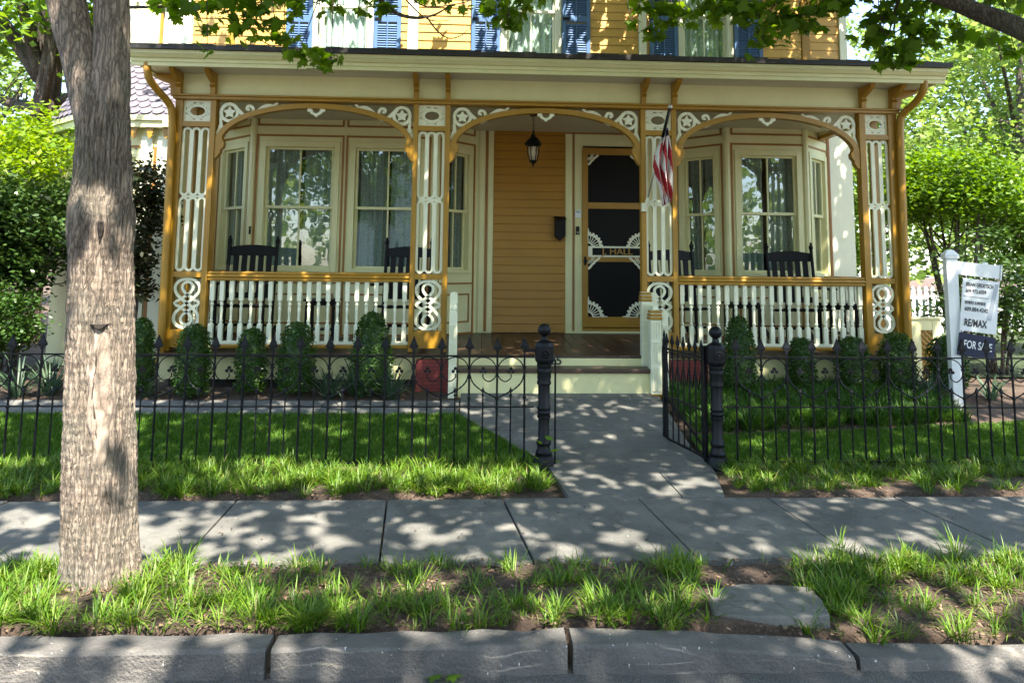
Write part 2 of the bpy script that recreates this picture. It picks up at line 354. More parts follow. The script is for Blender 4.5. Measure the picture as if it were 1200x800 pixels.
    def lathe(s, prof, cx=0, cy=0, cz=0, seg=16, mtx=None, rot=0.0):   # prof: (radius, z)
        vs = []; n = len(prof)
        for r, z in prof:
            for k in range(seg):
                a = 2*PI*k/seg+rot; vs.append((cx+r*math.cos(a), cy+r*math.sin(a), cz+z))
        fs = []
        for i in range(n-1):
            for k in range(seg): fs.append((i*seg+k, i*seg+(k+1) % seg, (i+1)*seg+(k+1) % seg, (i+1)*seg+k))
        fs += [tuple(range(seg-1, -1, -1)), tuple((n-1)*seg+k for k in range(seg))]
        return s.add(vs, fs, mtx)
    def ball(s, c, r, seg=10, sq=(1, 1, 1)):
        prof = [(max(1e-4, r*math.sin(PI*i/seg)), -r*math.cos(PI*i/seg)) for i in range(seg+1)]
        n0 = len(s.v); s.lathe(prof, seg=seg+2)
        for i in range(n0, len(s.v)):
            p = s.v[i]; s.v[i] = (c[0]+p[0]*sq[0], c[1]+p[1]*sq[1], c[2]+p[2]*sq[2])
        return s
    def build(s, name, mat, parent=None, smooth=False, bevel=0.0, auto=None):
        me = bpy.data.meshes.new(name); me.from_pydata(s.v, [], s.f); me.update()
        if isinstance(mat, str): mat = M[mat]
        me.materials.append(mat)
        bm = bmesh.new(); bm.from_mesh(me); bmesh.ops.recalc_face_normals(bm, faces=bm.faces); bm.to_mesh(me); bm.free()
        if smooth: me.shade_smooth()
        if auto is not None: me.set_sharp_from_angle(angle=R(auto))
        o = bpy.data.objects.new(name, me); COL.objects.link(o)
        if parent is not None:
            o.parent = parent
        if bevel:
            b = o.modifiers.new('bevel', 'BEVEL'); b.width = bevel; b.segments = 2; b.limit_method = 'ANGLE'; b.angle_limit = R(40)
        return o
def recalc(o):
    import bmesh
    bm = bmesh.new(); bm.from_mesh(o.data); bmesh.ops.recalc_face_normals(bm, faces=bm.faces); bm.to_mesh(o.data); bm.free(); return o
def np_mesh(name, V, nper, mat, parent=None):
    """V: (N*nper,3) array, each run of nper vertices is one polygon"""
    N = len(V)//nper
    me = bpy.data.meshes.new(name)
    me.vertices.add(len(V)); me.vertices.foreach_set('co', np.ascontiguousarray(V, dtype=np.float32).ravel())
    me.loops.add(len(V)); me.loops.foreach_set('vertex_index', np.arange(len(V), dtype=np.int32))
    me.polygons.add(N); me.polygons.foreach_set('loop_start', np.arange(0, len(V), nper, dtype=np.int32))
    me.polygons.foreach_set('loop_total', np.full(N, nper, dtype=np.int32))
    me.update(calc_edges=True); me.materials.append(M[mat])
    o = bpy.data.objects.new(name, me); COL.objects.link(o)
    if parent is not None: o.parent = parent
    return o
def np_quads(name, V, F, mat, parent=None, smooth=False):
    me = bpy.data.meshes.new(name)
    me.vertices.add(len(V)); me.vertices.foreach_set('co', np.ascontiguousarray(V, dtype=np.float32).ravel())
    F = np.ascontiguousarray(F, dtype=np.int32)
    me.loops.add(F.size); me.loops.foreach_set('vertex_index', F.ravel())
    me.polygons.add(len(F)); me.polygons.foreach_set('loop_start', np.arange(0, F.size, F.shape[1], dtype=np.int32))
    me.polygons.foreach_set('loop_total', np.full(len(F), F.shape[1], dtype=np.int32))
    me.update(calc_edges=True); me.materials.append(M[mat])
    if smooth: me.shade_smooth()
    o = bpy.data.objects.new(name, me); COL.objects.link(o)
    if parent is not None: o.parent = parent
    return o
MAPLE = [(0, 0), (.16, -.10), (.40, -.06), (.34, .10), (.58, .34), (.42, .36), (.44, .52), (.20, .46), (.22, .70), (.10, .68), (0, 1.0)]
MAPLE = np.array([(x, y) for x, y in MAPLE]+[(-x, y) for x, y in MAPLE[-2:0:-1]])
KITE = np.array([(0, 0), (.34, .42), (0, 1.0), (-.34, .42)])
OVAL = np.array([(0, 0), (.24, .22), (.27, .55), (0, 1.0), (-.27, .55), (-.24, .22)])
def leaf_verts(C, size, shape, flat=0.6, droop=0.35):
    N = len(C); S = np.broadcast_to(np.asarray(size, float), (N,))
    nrm = rng.normal(size=(N, 3)); nrm[:, 2] = np.abs(nrm[:, 2])+flat*2; nrm /= np.linalg.norm(nrm, axis=1)[:, None]
    a = rng.uniform(0, 2*PI, N); d = np.stack([np.cos(a), np.sin(a), np.full(N, -droop)], 1)
    d -= nrm*np.sum(d*nrm, 1)[:, None]; d /= np.linalg.norm(d, axis=1)[:, None]
    u = np.cross(d, nrm); k = len(shape)
    P = shape[:, 0][None, :, None]*u[:, None, :]+(shape[:, 1]-0.4)[None, :, None]*d[:, None, :]
    P = P - nrm[:, None, :]*(0.5*shape[:, 0]**2+0.16*(shape[:, 1]-0.3)**2)[None, :, None]
    return (C[:, None, :]+P*S[:, None, None]).reshape(-1, 3)
def noise2(x, y, seed=0, n=5, base=0.7):
    r = np.random.default_rng(1000+seed); s = 0
    for k in range(n):
        f = base*(1.6**k); a = r.uniform(0, 2*PI); ph = r.uniform(0, 6.28)
        s = s+np.sin((np.cos(a)*x+np.sin(a)*y)*f*2*PI*0.5+ph)
    return s/n
def blade_verts(base, L, W, az, lean, curl, nseg=3):
    """strap blades: base (N,3). returns V,F as quads"""
    N = len(base); t = np.linspace(0, 1, nseg+1)
    h = np.stack([np.cos(az), np.sin(az), np.zeros(N)], 1); side = np.stack([-np.sin(az), np.cos(az), np.zeros(N)], 1)
    ang = lean[:, None]+curl[:, None]*t[None, :]
    step = L[:, None]/nseg
    hor = np.concatenate([np.zeros((N, 1)), np.cumsum(np.sin(ang[:, :-1])*step, 1)], 1)
    ver = np.concatenate([np.zeros((N, 1)), np.cumsum(np.cos(ang[:, :-1])*step, 1)], 1)
    wd = W[:, None]*np.array([0.75, 1.0, 0.8, 0.12] if nseg == 3 else [0.8, 1.0, 1.0, 0.75, 0.1])[None, :]*0.5
    ctr = base[:, None, :]+h[:, None, :]*hor[:, :, None]; ctr[:, :, 2] += ver
    Lf = ctr+side[:, None, :]*wd[:, :, None]; Rt = ctr-side[:, None, :]*wd[:, :, None]
    V = np.stack([Lf, Rt], 2).reshape(-1, 3)
    off = (np.arange(N)*(2*(nseg+1)))[:, None, None]
    q = np.array([[2*i, 2*i+1, 2*i+3, 2*i+2] for i in range(nseg)])[None]
    return V, (off+q).reshape(-1, 4)
def text_mesh(body, size, mat, name='lettering', depth=0.002, bold=0.0, squeeze=1.0):
    cu = bpy.data.curves.new(name, 'FONT'); cu.body = body; cu.size = size; cu.extrude = depth; cu.offset = bold
    cu.align_x = 'CENTER'; cu.align_y = 'CENTER'
    o = bpy.data.objects.new(name, cu); COL.objects.link(o)
    bpy.context.view_layer.update()
    me = bpy.data.meshes.new_from_object(o.evaluated_get(bpy.context.evaluated_depsgraph_get()))
    bpy.data.objects.remove(o); bpy.data.curves.remove(cu)
    me.name = name; me.materials.clear(); me.materials.append(M[mat])
    for v in me.vertices: v.co = (v.co.x*squeeze, -v.co.z, v.co.y)      # upright, facing -Y
    r = bpy.data.objects.new(name, me); COL.objects.link(r); return r
def smooth_path(ctrl, n=6, closed=False):
    P = [np.array(p, float) for p in ctrl]; out = []; m_ = len(P)
    rg = range(m_ if closed else m_-1)
    for i in rg:
        p0 = P[(i-1) % m_] if (closed or i > 0) else P[i]; p1 = P[i]; p2 = P[(i+1) % m_]
        p3 = P[(i+2) % m_] if (closed or i+2 < m_) else p2
        for k in range(n):
            t = k/n
            out.append(tuple(0.5*((2*p1)+(-p0+p2)*t+(2*p0-5*p1+4*p2-p3)*t*t+(-p0+3*p1-3*p2+p3)*t**3)))
    if not closed: out.append(tuple(P[-1]))
    return out
# ------------------------------------------------------------------ the ground
KX = [-40, 0.75, 1.3, 1.7, 2.1, 40]; KZ = [0.004, 0.004, -0.036, -0.066, -0.082, -0.088]
def H(x, y):
    x = np.asarray(x, float); y = np.asarray(y, float)
    kt = np.interp(x, KX, KZ)
    z = np.interp(y, [5.3, 6.7, 8.2, 40], [0.0, 0.015, 0.25, 0.40])
    verge = kt*np.clip((4.28-y)/0.8, 0, 1)
    z = np.where(y < 4.28, verge-0.005, z)
    return z
gx = np.concatenate([[-120, -70, -40, -25, -16, -12, -9.5, -8], np.arange(-7, 7.01, 0.12), [8, 9.5, 12, 16, 25, 40, 70, 120]])
gy = np.concatenate([[-120, -60, -30, -15, -8, 0, 3.36, 3.40], np.arange(3.46, 9.0, 0.09), [9.5, 10, 11, 12, 14, 17, 20, 25, 35, 60, 120]])
GX, GY = np.meshgrid(gx, gy)
GZ = H(GX, GY)
lump = noise2(GX, GY, 3, 6, 1.6)*0.018+noise2(GX, GY, 5, 5, 5.0)*0.010
GZ = GZ+np.where((GY > 3.45) & (GY < 4.26), lump+0.004, np.where(GY > 6.2, lump*0.4-0.01, 0))
GZ = np.where((GY > 4.2) & (GY < 5.38), -0.07, GZ)
GZ = np.where(GY < 3.39, -0.31, GZ); GZ = np.where((GY > 3.39) & (GY < 3.47), -0.31, GZ)
GZ = np.where((GY > 5.38) & (GY < 8.4) & (GX > -0.3) & (GX < 2.1), GZ-0.03, GZ)
nx, ny = len(gx), len(gy)
idx = np.arange(nx*ny).reshape(ny, nx)
Fq = np.stack([idx[:-1, :-1], idx[:-1, 1:], idx[1:, 1:], idx[1:, :-1]], -1).reshape(-1, 4)
g = np_quads('ground', np.stack([GX, GY, GZ], -1).reshape(-1, 3), Fq, 'soil'); setp(g, kind='structure')

b = MB()
xs = np.concatenate([np.linspace(-60, -4, 29), np.arange(-3, 5.1, .5), np.linspace(6, 60, 15)])
for i in range(len(xs)-1):
    r0, r1 = [float(np.interp(q, [-.3, .5, 1.75], [-.116, -.112, -.124])) for q in (xs[i], xs[i+1])]
    b.add([(xs[i], -9.0, -0.20), (xs[i+1], -9.0, -0.20), (xs[i+1], 0, -0.05), (xs[i], 0, -0.05), (xs[i], 3.40, r0), (xs[i+1], 3.40, r1)], [(0, 1, 2, 3), (3, 2, 5, 4)])
setp(b.build('road', 'asphalt'), kind='structure')

# pavement of bluestone slabs with open joints
JP = [((262, 602), (222, 645)), ((453, 590), (445.5, 650)), ((592.5, 590), (619.5, 644)), ((750, 586), (817, 653)), ((907, 588), (976, 634)), ((1050, 583), (1134, 620))]
J = []
for a, c in JP:
    (xa, ya), (xb, yb) = onZ(*a), onZ(*c); k = (xb-xa)/(yb-ya)
    J.append((xa+k*(4.25-ya), xa+k*(5.34-ya)))
J = [(-12.0, -12.0), (-9, -9), (-6.4, -6.4), (-4.6, -4.4), (-3.2, -3.1)]+J+[(4.4, 4.3), (5.7, 5.6), (7.2, 7.1), (9, 9), (12, 12)]
b = MB()
for i in range(len(J)-1):
    g_ = 0.006
    (a0, a1), (c0, c1) = J[i], J[i+1]
    dz = random.uniform(-0.004, 0.004); e = random.uniform(-0.012, 0.012)
    n_ = 7; near = []; far = []
    for k in range(n_+1):
        t = k/n_
        near.append((a0+g_+(c0-a0-2*g_)*t, 4.25+e+(random.uniform(-0.008, 0.008) if 0 < k < n_ else 0)))
        far.append((a1+g_+(c1-a1-2*g_)*t, 5.34+(random.uniform(-0.006, 0.006) if 0 < k < n_ else 0)))
    b.prism_xy(near+far[::-1], -0.06, dz)
o = b.build('sidewalk', 'bluestone', bevel=0.006); setp(o, kind='structure')

# garden path of slate
def xl(y): return float(np.interp(y, [5.3, 6.1, 6.5, 6.9, 7.3, 7.52, 8.3], [0.69, 0.62, 0.50, 0.30, 0.02, -0.12, -0.12]))
def xr(y): return float(np.interp(y, [5.3, 6.0, 6.6, 7.6, 8.3], [1.78, 1.93, 1.95, 1.98, 2.02]))
b = MB()
(xa_, ya_), (xb_, yb_) = onZ(765, 547), onZ(800, 583)
cut = lambda y: xa_+(xb_-xa_)*(y-ya_)/(yb_-ya_)
for k in range(9):
    y0, y1 = 5.354+.571*k/9, 5.354+.571*(k+1)/9; z0, z1 = H(0, y0)+0.006, H(0, y1)+0.006
    for fa, fb in ((xl, lambda y: cut(y)-.005), (lambda y: cut(y)+.005, xr)):
        b.hexa([(fa(y0), y0, z0-.06), (fb(y0), y0, z0-.06), (fb(y1), y1, z1-.06), (fa(y1), y1, z1-.06)], [(fa(y0), y0, z0), (fb(y0), y0, z0), (fb(y1), y1, z1), (fa(y1), y1, z1)])
for (ya, yb) in ((5.937, 7.09), (7.106, 7.925), (7.94, 8.4)):
    ys = np.linspace(ya, yb, 10)
    for k in range(9):
        y0, y1 = ys[k], ys[k+1]; z0, z1 = H(0, y0)+0.006, H(0, y1)+0.006
        b.hexa([(xl(y0), y0, z0-.06), (xr(y0), y0, z0-.06), (xr(y1), y1, z1-.06), (xl(y1), y1, z1-.06)],
               [(xl(y0), y0, z0), (xr(y0), y0, z0), (xr(y1), y1, z1), (xl(y1), y1, z1)])
xx = [-7.5, -6.3, -5.1, -3.9, -2.7, -1.5, -0.13]
for i in range(6):
    z0, z1 = float(H(0, 7.52))+0.008, float(H(0, 7.9))+0.008
    b.hexa([(xx[i], 7.52, z0-.06), (xx[i+1]-.008, 7.52, z0-.06), (xx[i+1]-.008, 7.9, z1-.06), (xx[i], 7.9, z1-.06)],
           [(xx[i], 7.52, z0), (xx[i+1]-.008, 7.52, z0), (xx[i+1]-.008, 7.9, z1), (xx[i], 7.9, z1)])
setp(b.build('garden_path', 'pathstone'), kind='structure')

# kerb stones
b = MB()
ks = [-30, -20, -11, -7.8, -4.5, PX(317, 770, 3.37), PX(667, 770, 3.37), PX(1000, 775, 3.37), 4.2, 7, 12, 20, 30]
for i in range(len(ks)-1):
    x0, x1 = ks[i]+0.012, ks[i+1]-0.012; n_ = max(4, int((x1-x0)/0.16)) if abs(x0) < 8 else 3
    yo = random.uniform(-0.008, 0.008)
    rows = []
    for k in range(n_+1):
        x = x0+(x1-x0)*k/n_; kt = float(np.interp(x, KX, KZ))
        j = lambda a: random.uniform(-a, a)
        rows.append([(x, 3.315+yo+j(.006), -0.34), (x, 3.322+yo+j(.010), kt-0.075), (x, 3.327+yo+j(.006), kt-0.014+j(.004)), (x, 3.338+yo+j(.005), kt-0.002+j(.003)), (x, 3.40+yo, kt+j(.004)), (x, 3.465+yo+j(.012), kt+j(.004)), (x, 3.47+yo, -0.34)])
    base = len(b.v); 
    for r_ in rows: b.v += r_
    for k in range(n_):
        for q in range(6): b.f.append((base+k*7+q, base+k*7+7+q, base+k*7+8+q, base+k*7+q+1))
    b.f.append(tuple(base+q for q in range(7))); b.f.append(tuple(base+n_*7+q for q in range(6, -1, -1)))
o = recalc(b.build('kerb', 'kerb', smooth=True, auto=28)); setp(o, kind='structure')

# one loose flagstone set in the verge
pts = [onZ(x, y, -0.02) for x, y in ((830, 708), (838, 694), (868, 688), (912, 689), (950, 692), (964, 708), (973, 725), (930, 727), (880, 727), (836, 723))]
b = MB().prism_xy(pts, -0.09, 0.0)
o = recalc(b.build('flagstone', 'bluestone', bevel=0.008)); setp(o, 'irregular grey flagstone lying in bare soil of the verge beside the kerb', 'stepping stone')

# ------------------------------------------------------------------ lawns and strap-leaf grasses
def in_left_lawn(x, y): 
    return (y > 6.2) & (y < 7.52-0.05*np.abs(noise2(x, y, 9))) & (x < np.vectorize(xl)(y)-0.03)
def bed_edge(x): return np.interp(x, [2.0, 2.9, 4.0, 5.2, 7.5], [6.95, 7.02, 7.12, 7.28, 7.5])
def in_right_lawn(x, y): return (y > 6.2) & (y < bed_edge(x)) & (x > np.vectorize(xr)(y)+0.05)
def lawn(name, test, x0, x1, n, label):
    P = np.stack([rng.uniform(x0, x1, n), rng.uniform(6.2, 7.6, n)], 1); P = P[test(P[:, 0], P[:, 1])]
    N = len(P); base = np.stack([P[:, 0], P[:, 1], H(P[:, 0], P[:, 1])+0.0], 1)
    tuft = 0.75+0.5*noise2(P[:, 0], P[:, 1], 21, 6, 2.2)
    L = rng.uniform(0.025, 0.05, N)*np.clip(tuft+0.35, 0.7, 1.5); W = rng.uniform(0.004, 0.006, N)
    V, Fc = blade_verts(base, L, W, rng.uniform(0, 6.28, N), rng.uniform(0, 0.45, N), rng.uniform(0.2, 0.9, N), 3)
    o = np_quads(name, V, Fc, 'grass'); setp(o, label, 'grass', kind='stuff')
lawn('lawn_grass', in_left_lawn, -5.2, 0.6, 90000, 'short green lawn grass behind the left iron fence')
lawn('lawn_grass', in_right_lawn, 1.9, 6.6, 75000, 'short green lawn grass behind the right iron fence')
# smooth turf sheets under the blades
b = MB()
for k in range(8):
    y0, y1 = 6.15+k*0.17, 6.15+(k+1)*0.17
    x0, x1 = xl(y0)-0.03, xl(y1)-0.03; z0, z1 = float(H(0, y0))+.004, float(H(0, y1))+.004
    b.add([(-9, y0, z0), (x0, y0, z0), (x1, y1, z1), (-9, y1, z1)], [(0, 1, 2, 3)])
    if k < 7:
        e0, e1 = xr(y0)+.05, xr(y1)+.05
        xs_ = np.linspace(e0, 9, 14)
        for q in range(13):
            if y1 <= bed_edge(xs_[q])+0.08: b.add([(xs_[q], y0, z0), (xs_[q+1], y0, z0), (xs_[q+1], y1, z1), (xs_[q], y1, z1)], [(0, 1, 2, 3)])
setp(b.build('lawn_turf', 'lawnbase'), kind='structure')

def straps(name, clumps, mat, label, cat='ground cover', per=26, Lr=(0.16, 0.30), Wr=(0.006, 0.010), lean=(0.05, 0.75), curl=(0.5, 1.5), rad=0.035, kind='stuff', zoff=0.0):
    C = np.array(clumps); sz = C[:, 2]; n = np.maximum(4, (per*sz).astype(int)); idx_ = np.repeat(np.arange(len(C)), n); N = len(idx_)
    az = rng.uniform(0, 6.28, N); rr = np.sqrt(rng.uniform(0, 1, N))*rad*sz[idx_]
    X = C[idx_, 0]+np.cos(az)*rr; Y = C[idx_, 1]+np.sin(az)*rr
    base = np.stack([X, Y, H(X, Y)+zoff-0.01], 1)
    L = rng.uniform(*Lr, N)*(0.55+0.45*sz[idx_]); W = rng.uniform(*Wr, N)
    V, Fc = blade_verts(base, L, W, az+rng.normal(0, 0.5, N), rng.uniform(*lean, N), rng.uniform(*curl, N), 4)
    o = np_quads(name, V, Fc, mat)
    setp(o, label, cat, kind=kind); return o
# verge: clumps dense at left and centre, bare soil patches between, open soil round the flagstone
cl = []
while len(cl) < 600:
    x, y = rng.uniform(-3.0, 4.6), rng.uniform(3.52, 4.22)
    px, py, _ = project((x, y, 0))
    if (x+1.83)**2+(y-4.03)**2 < 0.05: continue
    d = 1.3 if px < 170 else 0.55
    if 812 < px < 975 and py > 655: d = 0.03
    if px > 1010 and py > 680: d = 0.16
    if 180 < px < 330 and 655 < py < 700: d = 0.22
    if 290 < px < 770 and 655 < py < 712: d = 0.16
    if 940 < px < 1010: d = 0.8
    n_ = noise2(x, y, 31, 5, 1.6)
    if rng.uniform() < d*(0.75+0.9*n_): cl.append((x, y, rng.uniform(0.55, 1.25)))
for px, py, s in ((110, 735, 1.3), (155, 700, 1.3), (205, 665, 1.7), (215, 660, 1.5), (735, 690, 1.5), (770, 665, 1.5), (790, 705, 1.4), (790, 740, 1.3), (960, 665, 1.6), (985, 690, 1.7), (1010, 715, 1.6), (1035, 735, 1.4), (985, 650, 1.5), (1120, 645, 1.4), (1170, 655, 1.6), (20, 700, 1.5), (45, 720, 1.5), (300, 730, 1.5), (420, 735, 1.3)):
    x, y = onZ(px, py, 0.0); cl.append((x, max(3.5, y), s))
straps('verge_grass', cl, 'liriope', 'clumps of bright strap-leaved grass along the kerb', per=28, Lr=(0.06, 0.150), Wr=(0.004, 0.0068), lean=(.05, .85), curl=(.5, 1.6))
cl = []
for k in range(2300):
    x, y = rng.uniform(-3.6, 4.6), rng.uniform(3.5, 4.24)
    px, py, _ = project((x, y, 0))
    if 812 < px < 978 and py > 668: continue
    if noise2(x, y, 33, 5, 2.0) > -0.05 and rng.uniform() < 0.6: cl.append((x, y, rng.uniform(0.3, 0.6)))
straps('low_weeds', cl, 'liriope', 'thin short weeds scattered over the verge soil', per=14, Lr=(0.06, 0.13), Wr=(0.003, 0.006))
cl = []
for k in range(1500):
    x, y = rng.uniform(-5.2, 5.4), rng.uniform(5.42, 6.22)
    if x > xl(y)-0.12 and x < xr(y)+0.10: continue
    if y < 5.47 and rng.uniform() < 0.5: continue
    if x > 3.0 and y < 5.75 and noise2(x, y, 41, 4, 1.2) < 0.1: continue
    cl.append((x, y, rng.uniform(0.7, 1.3) if x < 1 else rng.uniform(0.6, 1.0)))
straps('border_grass', cl, 'liriope', 'strap-leaved grass border between iron fence and pavement', per=26, Lr=(0.08, 0.155), Wr=(0.0045, 0.0075), lean=(.1, .9), curl=(.6, 1.7))
cl = []
for k in range(1100):
    x, y = rng.uniform(2.05, 5.0), rng.uniform(7.02, 8.35)
    if y < bed_edge(x)+0.10 or x < 2.12: continue
    cl.append((x, y, rng.uniform(0.8, 1.25)))
straps('bed_grass', cl, 'bedstrap', 'deep green strap-leaved grass bed in front of the right porch railing', per=24, Lr=(0.11, 0.21), Wr=(0.006, 0.009), lean=(0.02, 0.7), curl=(0.4, 1.5))
# daylily clumps in the beds: countable plants
def strap_plant(px, py, Y, s, label, group, mat='greystrap'):
    x = PX(px, py, Y); C = [(x, Y, 1.0)]
    n = int(70*s); az = rng.uniform(0, 6.28, n); base = np.stack([np.cos(az)*0.05*s, np.sin(az)*0.05*s, np.zeros(n)-0.01], 1)
    V, Fc = blade_verts(base, rng.uniform(0.28, 0.55, n)*s, rng.uniform(0.012, 0.02, n), az, rng.uniform(0.05, 0.9, n), rng.uniform(0.5, 1.7, n), 4)
    o = np_quads('daylily', V, Fc, mat); o.location = (x, Y, float(H(x, Y))); setp(o, label, 'plant', group); return o
G_ = 'strap-leaved plants in the flower beds'
for a in ((22, 450, 8.05, 1.0, 'grey-green strap-leaved clump at far left beyond the fence, left of the street tree'),
          (58, 450, 8.1, 1.0, 'grey-green strap-leaved clump peeping out beside the street tree trunk'),
          (172, 450, 8.05, 0.7, 'thin strap-leaved clump under the left corner column'),
          (222, 455, 8.0, 0.6, 'sparse small strap-leaved clump below the sunlit boxwood'),
          (385, 465, 8.02, 1.0, 'wide arching strap-leaved clump between the third and fourth left boxwoods'),
          (420, 465, 8.05, 1.05, 'arching strap-leaved clump in front of the tallest boxwood'),
          (458, 465, 8.0, 1.0, 'arching strap-leaved clump beside the red brick pier'),
          (1065, 450, 8.1, 0.8, 'strap-leaved clump below the boxwood at the right corner column'),
          (1092, 455, 8.05, 0.9, 'strap-leaved clump beside the sign post foot'),
          (1160, 455, 8.0, 0.7, 'low strap-leaved clump right of the sign post')): strap_plant(*a, G_)
# litter of dry leaves and chips on the soil
P = np.stack([rng.uniform(-3.5, 4.8, 9000), rng.uniform(3.5, 4.26, 9000)], 1)
P2 = np.stack([rng.uniform(-5.5, 5.5, 4000), rng.choice([5.42, 8.15, 7.1], 4000)+rng.normal(0, 0.10, 4000)], 1)
P2 = P2[(P2[:, 0] < -0.3) | (P2[:, 0] > 2.15)]
P = np.concatenate([P, P2])
C = np.stack([P[:, 0], P[:, 1], H(P[:, 0], P[:, 1])+0.012], 1)
o = np_mesh('leaf_litter', leaf_verts(C, rng.uniform(0.008, 0.032, len(C)), KITE, flat=2.0, droop=0), 4, 'litter'); setp(o, 'dry leaf scraps and bark chips on bare soil', 'litter', kind='stuff')
P = np.stack([rng.uniform(-3.0, 4.5, 330), rng.uniform(4.3, 5.3, 330)], 1)
C = np.stack([P[:, 0], P[:, 1], np.full(330, 0.009)], 1)
o = np_mesh('pavement_litter', leaf_verts(C, rng.uniform(0.008, 0.024, 330), KITE, flat=3.0, droop=0), 4, 'litter'); setp(o, 'tiny seed husks scattered over the pavement', 'litter', kind='stuff')
# seedling at the gate post
b = []
x, y = PX(640, 545, 6.0), 6.0
C = np.array([(x+a, y+c, float(H(x, y))+h) for a, c, h in ((-.07, 0, .10), (0, -.03, .19), (.06, 0, .16), (.02, .03, .25), (-.05, .02, .22), (.09, -.02, .08), (.0, -.05, .09), (-.11, -.02, .05))])
V = leaf_verts(C, 0.085, OVAL, flat=0.7)
o = np_mesh('seedling', V, 6, 'midleaf'); setp(o, 'broad-leaved green seedling at the foot of the left iron gate post', 'plant')
# fallen green leaves in the gutter
for px, py, sz, lab in ((508, 796, .05, 'fallen green leaf in the gutter under the middle kerb stone, left of another'), (533, 797, .045, 'yellowish fallen leaf at the bottom edge of the gutter, right of another')):
    x, y = onZ(px, py, -0.11); V = leaf_verts(np.array([(0, 0, 0.015)]), sz*1.6, MAPLE, flat=3)
    o = np_mesh('fallen_leaf', V, len(MAPLE), 'midleaf'); o.location = (x, min(y, 3.285), -0.104); setp(o, lab, 'leaf', 'fallen leaves in the gutter')
# ------------------------------------------------------------------ the house
CY = 8.55
house = empty('house', (0.9, 10.65, 0.3), 'ochre and cream Victorian house with a fretwork front porch, bay windows and blue shutters', 'house')
bpy.context.view_layer.update()
HI = house.matrix_world.inverted()
def part(mb, name, mat, parent=None, **kw):
    """build in world coordinates, parent to the house (or a part of it) keeping its place"""
    return place(mb.build(name, mat, **kw), parent if parent is not None else house)
def place(o, parent):
    o.parent = parent
    if parent is house: o.matrix_parent_inverse = Matrix.Translation((-0.9, -10.65, -0.3))
    return o
zc = lambda y, x=505: PZ(x, y, CY)
FLOOR = 0.635
FT = lambda y: 0.62+(y-8.42)*0.02                  # the porch floor falls gently to the front
